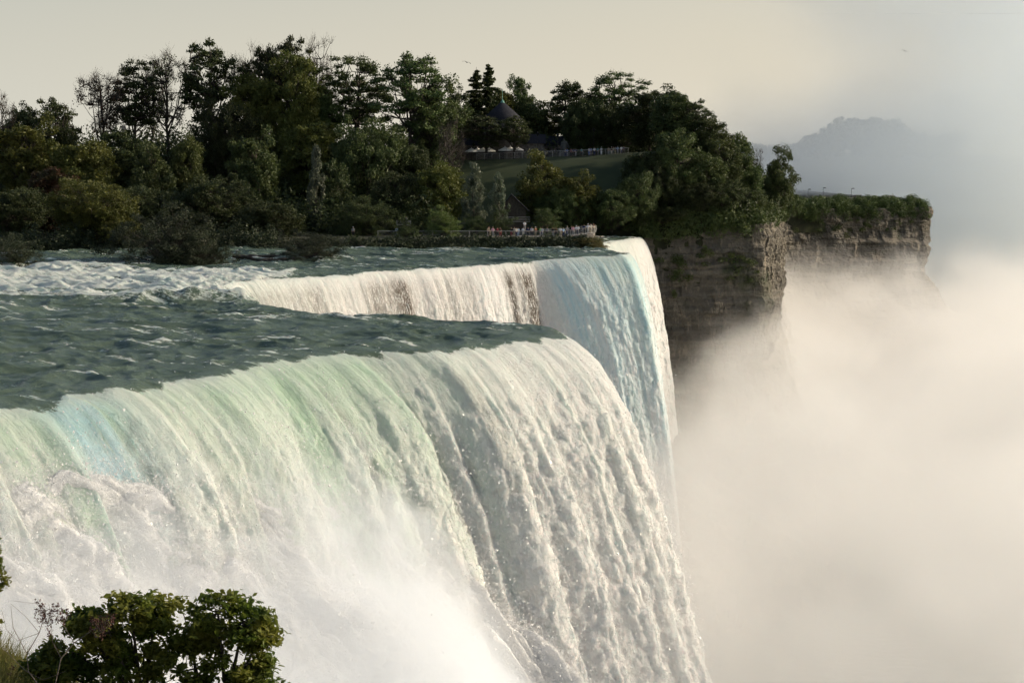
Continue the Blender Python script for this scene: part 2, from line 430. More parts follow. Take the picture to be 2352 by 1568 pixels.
    return dict(rock=rock, aqua_shade=aqua_shade, q=U + 0 * X, P=P, foam=foam, green=green, na=na, nt=nt, nu=nu, u=u, A=A, N=N, S=S, d=d, Rh=Rh, vv=vv)

def part_mesh(name, G, j0, j1, m):
    P = G['P'][:, j0:j1]
    return mesh_np(name, P.reshape(-1, 3), grid_faces(P.shape[0], P.shape[1]), [m], True,
                   {'foam': G['foam'][:, j0:j1], 'green': G['green'][:, j0:j1], 'rock': G['rock'][:, j0:j1], 'aqua_shade': G['aqua_shade'][:, j0:j1], 'su': G['q'][:, j0:j1], 'ss': G['S'][:, j0:j1], 'sd': G['d'][:, j0:j1]})

G1 = river_fall(CREST, 0.15, 125, 50, 1)
o = obj('river', part_mesh('river', G1, 0, G1['na'], M_WATER))
tag(o, 'dark green river with white rapids running to the lip of the big fall', 'river', kind='structure')
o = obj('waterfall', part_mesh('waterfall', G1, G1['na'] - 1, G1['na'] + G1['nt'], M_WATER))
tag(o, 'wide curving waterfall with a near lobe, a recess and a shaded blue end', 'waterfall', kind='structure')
G2 = river_fall(VEIL, 0.15, 30, 50, 2)
o = obj('river_channel', part_mesh('river_channel', G2, 0, G2['na'], M_WATER))
tag(o, 'narrow channel of water behind the viewing point feeding the narrow fall', 'river', kind='structure')
o = obj('narrow_waterfall', part_mesh('narrow_waterfall', G2, G2['na'] - 1, G2['na'] + G2['nt'], M_WATER))
tag(o, 'narrow sunlit waterfall beside the dark cliff beyond the viewing point', 'waterfall', kind='structure')

# ------------------------------------------------------------------ land
def rock_material(name, c1, c2, c3):
    m, t, out = mat(name)
    co = t.obco()
    st = t.noise(t.mapping(co, (0.05, 0.05, 0.9)), 1.0, 5, 0.6)
    bl = t.noise(t.mapping(co, (0.55, 0.55, 0.16)), 1.0, 6, 0.72)
    col = t.mix(t.ss(0.30, 0.72, st), (*c1, 1), (*c2, 1))
    col = t.mix(t.m('MULTIPLY', t.ss(0.52, 0.68, bl), 0.7), col, (*c3, 1))
    moss = t.ss(0.55, 0.7, t.noise(co, 0.09, 5, 0.65))
    col = t.mix(t.m('MULTIPLY', moss, 0.75), col, (0.035, 0.045, 0.02, 1))
    n1 = t.bump(t.m('ADD', bl, t.m('MULTIPLY', st, 0.6)), 0.9, 1.0)
    principled(t, out, col, 0.85, 0.2, n1)
    return m
M_ROCK = rock_material('layered_dolomite', (0.075, 0.069, 0.058), (0.14, 0.125, 0.10), (0.25, 0.21, 0.16))
M_TALUS = rock_material('fallen_rock', (0.07, 0.066, 0.06), (0.13, 0.12, 0.10), (0.2, 0.18, 0.15))
M_SOIL = simple('forest_floor', (0.018, 0.020, 0.010), (0.035, 0.04, 0.016), 0.95, 0.4)
M_GRASS = simple('lawn_grass', (0.022, 0.034, 0.012), (0.032, 0.044, 0.016), 0.9, 0.25)

XS = np.array([-400, 17, 25, 48.8, 49.0, 55.2, 56.4, 88, 89, 147, 149], float)
YS = np.array([322, 322, 323, 327, 328, 347, 352, 552, 556, 585, 700], float)
def yfront(x): return np.interp(x, XS, YS)
def gz(x, y):
    """height of the island ground"""
    x = np.asarray(x, float); y = np.asarray(y, float)
    w = sstep(54, 34, x) * 1.0
    hill = (14.0 + 0.038 * np.clip(x, -20, 34)) * sstep(321, 355, y) * w
    right = 9.5 * sstep(332, 385, y) * sstep(98, 52, x) * (1 - w)
    base = 1.8 + 1.3 * sstep(20, 45, x) * sstep(60, 50, x)
    base = base - 2.0 * sstep(58, 90, x) + 1.2 * sstep(566, 580, y) * sstep(90, 96, x)
    return base + hill + right
def build_ground():
    xs = np.concatenate([np.linspace(-400, -160, 20), np.linspace(-156, 160, 240)])
    tt = np.linspace(0, 1, 90) ** 1.8
    X = np.broadcast_to(xs[:, None], (len(xs), 90)); yf = yfront(xs)[:, None]
    Y = yf + tt[None, :] * (1500 - yf)
    Z = gz(X, Y) + 0.35 * fbm(X * 0.08, Y * 0.08, 1, 3)
    Z = np.where(X > 147, -40, Z)
    Z[:, 0] = -9; Y = Y.copy(); Y[:, 0] = yf[:, 0] + 0.6
    P = np.stack([X, Y, Z], -1)
    # lawn faces get the grass material
    F = grid_faces(len(xs), 90)
    c = P.reshape(-1, 3)[F].mean(1)
    lawn = (c[:, 0] > -14) & (c[:, 0] < 34) & (c[:, 1] < 362) & (c[:, 1] > 325)
    return mesh_np('ground', P.reshape(-1, 3), F, [M_SOIL, M_GRASS], True, midx=lawn.astype(int))
tag(obj('ground', build_ground()), 'wooded island rising from the river to a mown lawn slope', 'ground', kind='structure')

def ybank(x):
    return np.interp(x, [-200, -90, -60, -30, 0, 14, 17.5], [255, 264, 271, 279.5, 284, 286.5, 290])
def build_bank():
    xs = np.linspace(-200, 17.5, 300); n = 50
    tt = np.linspace(0, 1, n)
    X = np.broadcast_to(xs[:, None], (300, n)); yf = ybank(xs)[:, None]
    yb = np.where(xs > -12, 296.5 + 0 * xs, 330)[:, None]
    Y = yf - 1.5 + tt[None, :] ** 1.4 * (yb - yf + 1.5)
    dd = Y - yf
    Z = -1.2 + 3.0 * sstep(-1.5, 3.5, dd + 0.8 * fbm(X * 0.3, Y * 0.3, 2, 3)) - 3.0 * sstep(-2.5, 0, Y - yb) * (X > -12)
    Z = Z * sstep(18.2, 15.2, X) - 3.5 * sstep(15.5, 18, X)
    P = np.stack([X, Y, Z], -1)
    return mesh_np('river_bank', P.reshape(-1, 3), grid_faces(300, n), [M_SOIL], True)
tag(obj('river_bank', build_bank()), 'low bank of the small island carrying the railed footpath', 'ground', kind='structure')

def blocks(u, z, sx, sz, seed):
    """blocky ledges: a value per rock block, joints vertical and beds level"""
    bed = np.floor(z / sz + 0.25 * noise(u * 0.03, seed))
    k = np.floor(u / sx + 0.37 * bed + 0.8 * noise(u * 0.11, z * 0.05, seed))
    h = np.sin(k * 127.1 + bed * 311.7 + seed * 74.7) * 43758.5453
    return h - np.floor(h)
def wall(pts, ztop, zbot, du, dz, amp, seed, talus=0.0, zt=-26):
    pts = np.asarray(pts, float)
    seg = np.hypot(*np.diff(pts, axis=0).T); L = np.concatenate([[0], np.cumsum(seg)])
    u = np.arange(0, L[-1] + du, du)
    px = np.interp(u, L, pts[:, 0]); py = np.interp(u, L, pts[:, 1])
    zt_ = ztop(px, py)
    nz = int((max(zt_) - zbot) / dz)
    t = np.linspace(0, 1, nz)
    Z = zt_[:, None] + (zbot - zt_[:, None]) * t[None, :]
    U = np.broadcast_to(u[:, None], Z.shape)
    dx = np.gradient(px); dy = np.gradient(py); l = np.hypot(dx, dy)
    k = 25; ker = np.ones(k) / k
    nx = np.convolve(np.pad(dy / l, k // 2, 'edge'), ker, 'same')[k // 2:-(k // 2)][:len(u)]
    ny = np.convolve(np.pad(-dx / l, k // 2, 'edge'), ker, 'same')[k // 2:-(k // 2)][:len(u)]
    d = amp * (0.55 * blocks(U, Z, 4.3, 2.9, seed) + 0.6 * blocks(U, Z, 1.5, 1.9, seed + 3) + 0.9 * sstep(-0.1, 0.25, fbm(U * 0.03, Z * 0.16, seed + 11, 3)) + 0.3 * blocks(U, Z, 0.8, 0.5, seed + 5))
    d = d + amp * 2.2 * fbm(U * 0.09, Z * 0.06, seed, 4) + amp * 0.5 * noise(U * 0.02, Z * 0.5, seed + 8)
    d = d - 1.2 * amp * sstep(zt - 2, zt + 2, Z) * sstep(zt + 7, zt + 3, Z)     # undercut soft bed
    d = d + talus * np.clip(zt - Z, 0, None) * (1 + 0.25 * fbm(U * 0.2, Z * 0.2, seed, 4))
    P = np.stack([px[:, None] + nx[:, None] * d, py[:, None] + ny[:, None] * d, Z], -1)
    return P, len(u), nz
EDGE = [(22, 330), (23.5, 322), (30, 324.5), (38, 325.5), (48.8, 328), (51.5, 331.5)]
P, a, b = wall(EDGE, lambda x, y: 0.2 + 2.6 * sstep(30, 48, x), -52, 0.22, 0.22, 0.9, 1.0, 0.35, -27)
W1 = mesh_np('rock_cliff', P.reshape(-1, 3), grid_faces(a, b), [M_ROCK], False)
tag(obj('rock_cliff', W1), 'dark shaded layered rock cliff right of the narrow waterfall', 'cliff', kind='structure')
P, a, b = wall([(47.0, 327.5), (48.8, 328), (51, 334), (53.5, 341), (55.4, 347), (56.6, 353), (88, 556)], lambda x, y: 2.8 - 3.6 * sstep(58, 90, x), -52, 0.3, 0.25, 0.9, 2.0, 0.3, -24)
W2 = mesh_np('rock_buttress', P.reshape(-1, 3), grid_faces(a, b), [M_ROCK], False)
tag(obj('rock_buttress', W2), 'narrow golden sunlit rock face at the corner of the cliff', 'cliff', kind='structure')
P, a, b = wall([(84, 552), (96, 561), (120, 572), (146, 585), (148, 589), (149, 640)], lambda x, y: -0.8 + 0 * x, -56, 0.4, 0.3, 1.0, 3.0, 0.55, -26)
W3 = mesh_np('far_cliff', P.reshape(-1, 3), grid_faces(a, b), [M_ROCK], False)
tag(obj('far_cliff', W3), 'far rock cliff whose right end drops into the mist', 'cliff', kind='structure')

# gorge bottom: lower river, boulder slope under the falls and cliffs
M_LOW, t, out = mat('gorge_water')
principled(t, out, (0.05, 0.09, 0.08), 0.25, 0.5, t.bump(t.noise(t.obco(), 0.6, 5, 0.6), 0.4))
V = np.array([(-3000, -200, -54), (6000, -200, -54), (6000, 9000, -54), (-3000, 9000, -54)], float)
tag(obj('gorge_river', mesh_np('gorge_river', V, [(0, 1, 2, 3)], [M_LOW])), 'green river at the bottom of the gorge', 'river', kind='structure')
def talus():
    xs = np.linspace(-80, 215, 370); ys = np.linspace(70, 680, 500)
    X, Y = np.meshgrid(xs, ys, indexing='ij')
    # distance out from the rim
    rim = np.interp(Y, [60, 101, 130, 145, 160, 200, 229, 250, 262, 300, 325, 326, 350, 555, 575, 590, 700],
                    [-80, -37, -14, 4, -5, -34, -18, 4, 17, 18, 28, 48, 57, 92, 125, 150, 150])
    d = X - rim
    Z = -36 - 0.5 * np.clip(d - 2, -6, 60) + 3.0 * fbm(X * 0.06, Y * 0.06, 1, 4) + 2.2 * (blocks(X + Y * 0.3, Y, 3.5, 3.5, 2.0) - 0.5)
    return mesh_np('boulder_slope', np.stack([X, Y, Z], -1).reshape(-1, 3), grid_faces(370, 500), [M_TALUS], False)
tag(obj('boulder_slope', talus()), 'slope of fallen rock at the foot of the falls and cliffs', 'ground', kind='structure')

# far shore
def far_land():
    xs = np.linspace(-200, 3000, 200); ys = np.concatenate([np.linspace(1000, 1300, 40), np.linspace(1320, 8000, 30)])
    X, Y = np.meshgrid(xs, ys, indexing='ij')
    Z = -54 + 60 * sstep(1000, 1080, Y) + 14 * sstep(1080, 1500, Y) * (1 + 0.5 * fbm(X * 0.004, Y * 0.004, 2, 3))
    return mesh_np('far_shore', np.stack([X, Y, Z], -1).reshape(-1, 3), grid_faces(200, len(ys)), [M_SOIL], True)
tag(obj('far_shore', far_land()), 'far wooded shore across the gorge fading into mist', 'terrain', kind='structure')
# slope below the viewpoint where the foreground bush grows
def near_bank():
    xs = np.linspace(-16, 6, 60); ys = np.linspace(4, 34, 60)
    X, Y = np.meshgrid(xs, ys, indexing='ij')
    Z = 6.7 - 0.22 * (Y - 26) - 0.42 * (X + 8) - 1.4 * np.clip(Y - 29, 0, 10) + 0.25 * fbm(X * 0.5, Y * 0.5, 1, 3)
    return mesh_np('near_slope', np.stack([X, Y, Z], -1).reshape(-1, 3), grid_faces(60, 60), [M_SOIL], True)
tag(obj('near_slope', near_bank()), 'earth slope below the viewpoint under the foreground bush', 'ground', kind='structure')

# ------------------------------------------------------------------ vegetation
M_BARK = simple('bark', (0.035, 0.030, 0.024), (0.07, 0.06, 0.05), 0.9, 2.0)
M_PALEBARK = simple('pale_dead_wood', (0.20, 0.18, 0.15), (0.30, 0.27, 0.23), 0.85, 2.0)
LEAF = {
 'dark': leafmat('dark_leaves', (0.034, 0.048, 0.017), (0.058, 0.074, 0.025)),
 'mid': leafmat('green_leaves', (0.052, 0.076, 0.025), (0.085, 0.112, 0.036)),
 'olive': leafmat('olive_leaves', (0.065, 0.078, 0.018), (0.11, 0.115, 0.028), 0.3),
 'light': leafmat('pale_green_leaves', (0.075, 0.105, 0.030), (0.12, 0.15, 0.045), 0.35),
 'silver': leafmat('silvery_leaves', (0.07, 0.09, 0.055), (0.14, 0.16, 0.11), 0.25, 0.4),
 'red': leafmat('reddish_leaves', (0.075, 0.038, 0.020), (0.055, 0.055, 0.020), 0.3),
 'willow': leafmat('willow_leaves', (0.026, 0.036, 0.017), (0.042, 0.056, 0.026), 0.15),
 'sedge': leafmat('autumn_shrub_leaves', (0.085, 0.085, 0.025), (0.13, 0.10, 0.035), 0.3),
}
def leaf_quads(C, size, rs, flat=0.0, asp=0.55):
    n = len(C)
    a = rs.normal(size=(n, 3)); a /= np.linalg.norm(a, axis=1)[:, None]
    b = rs.normal(size=(n, 3)); b[:, 2] *= (1 - flat)
    a[:, 2] *= (1 - flat * 0.6)
    b = b - a * (a * b).sum(1)[:, None]; b /= np.maximum(np.linalg.norm(b, axis=1)[:, None], 1e-5)
    s = (size * np.exp(rs.normal(0, 0.25, n)))[:, None]
    nn = np.cross(a, b)
    V = np.stack([C - a * s, C + b * s * asp + nn * s * 0.15, C + a * s, C - b * s * asp + nn * s * 0.15], 1).reshape(-1, 3)
    F = np.arange(4 * n).reshape(-1, 4)
    return V, F
class Tubes:
    def __init__(s): s.V = []; s.F = []; s.n = 0
    def add(s, pts, radii, k=5):
        pts = np.asarray(pts, float); m = len(pts)
        d = np.gradient(pts, axis=0); d /= np.maximum(np.linalg.norm(d, axis=1)[:, None], 1e-6)
        ref = np.array([0.3, 0.2, 0.93]) if abs(d[0, 2]) < 0.9 else np.array([1.0, 0.1, 0])
        a = np.cross(d, ref); a /= np.maximum(np.linalg.norm(a, axis=1)[:, None], 1e-6); b = np.cross(d, a)
        th = np.arange(k) * 2 * math.pi / k
        R = np.asarray(radii, float)[:, None, None]
        V = pts[:, None, :] + R * (a[:, None, :] * np.cos(th)[None, :, None] + b[:, None, :] * np.sin(th)[None, :, None])
        i = np.arange(m - 1)[:, None] * k; j = np.arange(k)[None, :]; j2 = (j + 1) % k
        F = np.stack([i + j, i + j2, i + k + j2, i + k + j], -1).reshape(-1, 4) + s.n
        s.V.append(V.reshape(-1, 3)); s.F.append(F); s.n += m * k
    def mesh(s, name, m): return mesh_np(name, np.concatenate(s.V), np.concatenate(s.F), [m], True)

def make_tree(kind, seed):
    """native size: height 20, width 14; returns (trunk mesh, crown mesh or None)"""
    rs = np.random.RandomState(seed); H, W = 20.0, 14.0
    T = Tubes(); L = []
    if kind == 'spruce':
        lean = rs.normal(size=2) * 0.2
        T.add([(0, 0, 0), (lean[0], lean[1], 10), (0, 0, 19.9)], [0.35, 0.22, 0.03])
        z = 2.0
        while z < 19.6:
            R = (20.3 - z) / 18.5 * 6.6 * (0.65 + 0.6 * rs.rand())
            for k in range(rs.randint(5, 8)):
                a = rs.rand() * 6.283; r = R * (0.35 + 0.8 * rs.rand()); up = 0.05 * r if z < 15 else 0.5 * r
                tip = np.array([math.cos(a) * r, math.sin(a) * r, z - 0.12 * r + up * 0.6])
                mid = np.array([math.cos(a) * r * 0.5, math.sin(a) * r * 0.5, z - 0.12 * r])
                T.add([(0, 0, z), mid, tip], [0.07, 0.05, 0.02], 3)
                m = int(25 + 60 * r)
                t = rs.rand(m) ** 0.8
                p = (1 - t)[:, None] * np.array([0, 0, z]) + t[:, None] * tip
                p[:, 2] -= rs.rand(m) * (0.3 + 0.06 * r); p[:, :2] += rs.normal(size=(m, 2)) * (0.10 + 0.10 * r * (1 - t))[:, None]
                L.append(p)
            z += 0.4 + 0.3 * rs.rand()
        V, F = leaf_quads(np.concatenate(L), 0.30, rs, 0.4, 0.4)
        return T.mesh('trunk', M_BARK), mesh_np('crown', V, F, [LEAF['dark']])
    wide = {'squat': 2.0, 'widebush': 2.2}.get(kind, 1.0); kind = {'squat': 'dense', 'widebush': 'bush'}.get(kind, kind)
    # crown clumps
    n, lv, rc, z0, sz, flat = {'dense': (150, 125, 1.5, 0.05, 0.30, 0.8), 'airy': (125, 100, 1.25, 0.22, 0.24, 0.7), 'sparse': (85, 16, 1.1, 0.3, 0.22, 0.7),
                'bare': (70, 0, 1.2, 0.25, 0.2, 0.8), 'poplar': (70, 110, 1.3, 0.06, 0.34, 0.9), 'bush': (95, 150, 1.5, 0.0, 0.26, 0.7)}[kind]
    if wide > 1: n = int(n * 2.6); lv = int(lv * 0.8)
    lob = rs.normal(size=(7, 3)); lob /= np.linalg.norm(lob, axis=1)[:, None]; la = rs.rand(7) * 0.38 + 0.06
    C = []
    while len(C) < n:
        v = rs.normal(size=3); v /= np.linalg.norm(v)
        r = rs.rand() ** (0.30 if kind in ('dense', 'bush') else 0.22) * (0.80 + (np.maximum(lob @ v, 0) ** 4 * la).sum() - 0.22 * rs.rand())
        if kind == 'bush':
            v[2] = abs(v[2]); c = np.array([v[0] * r * 6.6, v[1] * r * 6.6, 0.6 + v[2] * r * 18.0])
        elif kind == 'poplar':
            zz = 1.5 + 18.2 * rs.rand(); env = (np.sin(min(1, (zz) / 9) * 1.57)) * (1 - max(0, zz - 9) / 11.8) ** 0.8
            c = np.array([v[0] * 6.6 * env * r, v[1] * 6.6 * env * r, zz])
        else:
            hz = (1 - z0) / 2 * H
            c = np.array([v[0] * r * 6.7, v[1] * r * 6.7, z0 * H + hz + v[2] * r * hz * 1.02])
            c[:2] *= 0.75 + 0.25 * sstep(z0 * H, 0.6 * H, c[2])
        if c[2] < 0.3 or c[2] > 20.2: continue
        C.append(c)
    C = np.array(C); C[:, :2] *= wide
    if kind != 'bush':
        w = rs.normal(size=(6, 2)) * 0.25; w[0] = 0
        tp = np.array([(w[i, 0], w[i, 1], H * 0.86 * i / 5) for i in range(6)])
        T.add(tp, np.linspace(0.42 if kind != 'poplar' else 0.25, 0.07, 6), 7)
        if kind in ('airy', 'sparse', 'bare'):      # a few main limbs fork off low
            limbs = []
            for k in range(5):
                a = k * 1.256 + rs.rand(); h = H * (0.22 + 0.07 * k); R = 2.2 + 2.0 * rs.rand()
                tip = np.array([math.cos(a) * R, math.sin(a) * R, min(H * 0.85, h + 7 + 3 * rs.rand())])
                mid = np.array([math.cos(a) * R * 0.6, math.sin(a) * R * 0.6, h + 3.2])
                T.add([(0, 0, h), mid, tip], [0.22, 0.15, 0.07], 5); limbs.append((mid, tip, 0.15))
        else: limbs = []
    for c in C:
        rr = rc * (0.7 + 0.6 * rs.rand())
        if kind == 'bush':
            T.add([(c[0] * 0.15, c[1] * 0.15, 0), (c[0] * 0.5, c[1] * 0.5, c[2] * 0.6), c], [0.07, 0.05, 0.02], 3)
        else:
            base = np.array([0, 0, max(0.8, min(H * 0.8, c[2] - 1.0 * np.hypot(c[0], c[1]) * 0.8))])
            for (m0, t0, _) in limbs:
                for q in (m0, t0):
                    if q[2] < c[2] and np.linalg.norm(q - c) < np.linalg.norm(base - c): base = q
            mid = (base + c) / 2 + np.array([0, 0, -0.3]) + rs.normal(size=3) * 0.25
            T.add([base, mid, c], [0.11, 0.07, 0.035], 4)
        if kind != 'dense' and kind != 'poplar' and kind != 'bush' or kind == 'bare':
            for k in range(7 if kind in ('bare', 'sparse') else 4):
                d = rs.normal(size=3); d[2] = abs(d[2]) * 1.3 + 0.3; d /= np.linalg.norm(d)
                e = c + d * rr * (1.5 if kind == 'bare' else 1.2)
                T.add([c, (c + e) / 2 + rs.normal(size=3) * 0.12, e], [0.035, 0.028, 0.016], 3)
                if kind in ('bare', 'sparse'):
                    for k2 in range(2):
                        e2 = (c + e) / 2 + (d + rs.normal(size=3) * 0.6) * rr * 0.8
                        T.add([(c + e) / 2, e2], [0.024, 0.012], 3)
        if lv:
            p = rs.normal(size=(lv, 3)); p /= np.linalg.norm(p, axis=1)[:, None]
            p *= (rs.rand(lv) ** 0.45 * rr)[:, None]; p[:, 2] *= flat
            if kind == 'airy': p[:, 2] = np.abs(p[:, 2]) * 0.5 + 0.5 * p[:, 2]
            L.append(c + p + rs.normal(size=(lv, 3)) * 0.12)
    tm = T.mesh('trunk' if kind != 'bush' else 'stem', M_BARK)
    if not L: return tm, None
    V, F = leaf_quads(np.concatenate(L), sz, rs, 0.25, 0.5 if kind != 'bush' else 0.33)
    return tm, mesh_np('crown' if kind != 'bush' else 'foliage', V, F, [LEAF['dark']])
VAR = {k: [make_tree(k, 100 * i + len(k) * 7 + 3) for i in range(c)] for k, c in
       {'dense': 5, 'airy': 4, 'sparse': 3, 'bare': 2, 'spruce': 2, 'poplar': 2, 'bush': 3, 'squat': 3, 'widebush': 2}.items()}
def ground_z(X, Y):
    return float(gz(X, Y)) if Y >= yfront(X) else (1.6 if Y > ybank(X) + 2 else 0.0)
_tc = {}
def plant(kind, x, ytop, w, Y, colour, name, label, cat='tree', group=None, zb=None, var=None, bark=None):
    X = (x - 1176) / 3790 * Y
    zb = ground_z(X, Y) - 0.15 if zb is None else zb
    zt = CAMZ - (ytop - 372) / 3790 * Y
    W = w / 3790 * Y
    vk = kind
    if kind == 'dense' and (zt - zb) / 20 < 0.75 * W / 14 * 1.22: vk = 'squat'
    if kind == 'bush' and (zt - zb) / 20 < 0.6 * W / 14: vk = 'widebush'
    i = _tc.get(vk, 0); _tc[vk] = i + 1
    v = VAR[vk][(i if var is None else var) % len(VAR[vk])]
    r = empty(name, (X, Y, zb), rz=(i * 2.399) % 6.283)
    sxy = W / {'squat': 28.0, 'widebush': 30.8}.get(vk, 14.0) * {'dense': 1.22, 'airy': 1.3, 'bush': 1.35, 'spruce': 1.5}.get(kind, 1.1); sz = (zt - zb) / 20.0 * (1.22 if kind == 'bush' else 1.0)
    bush = kind == 'bush'
    t = obj('stem' if bush else 'trunk', v[0], r); t.scale = (sxy, sxy, sz)
    if bark: t.material_slots[0].link = 'OBJECT'; t.material_slots[0].material = bark
    if v[1]:
        c = obj('foliage' if bush else 'crown', v[1], r); c.scale = (sxy, sxy, sz)
        c.material_slots[0].link = 'OBJECT'; c.material_slots[0].material = LEAF[colour]
    tag(r, label, cat, group or {'tree': 'trees of the wooded island', 'shrub': 'shrubs along the river'}[cat])
    return r
D, A_, SP, B, PO, BU = 'dense', 'airy', 'sparse', 'bare', 'poplar', 'bush'
DT, CT, TT, BT = 'deciduous_tree', 'conifer_tree', 'thin_leaved_tree', 'bare_tree'
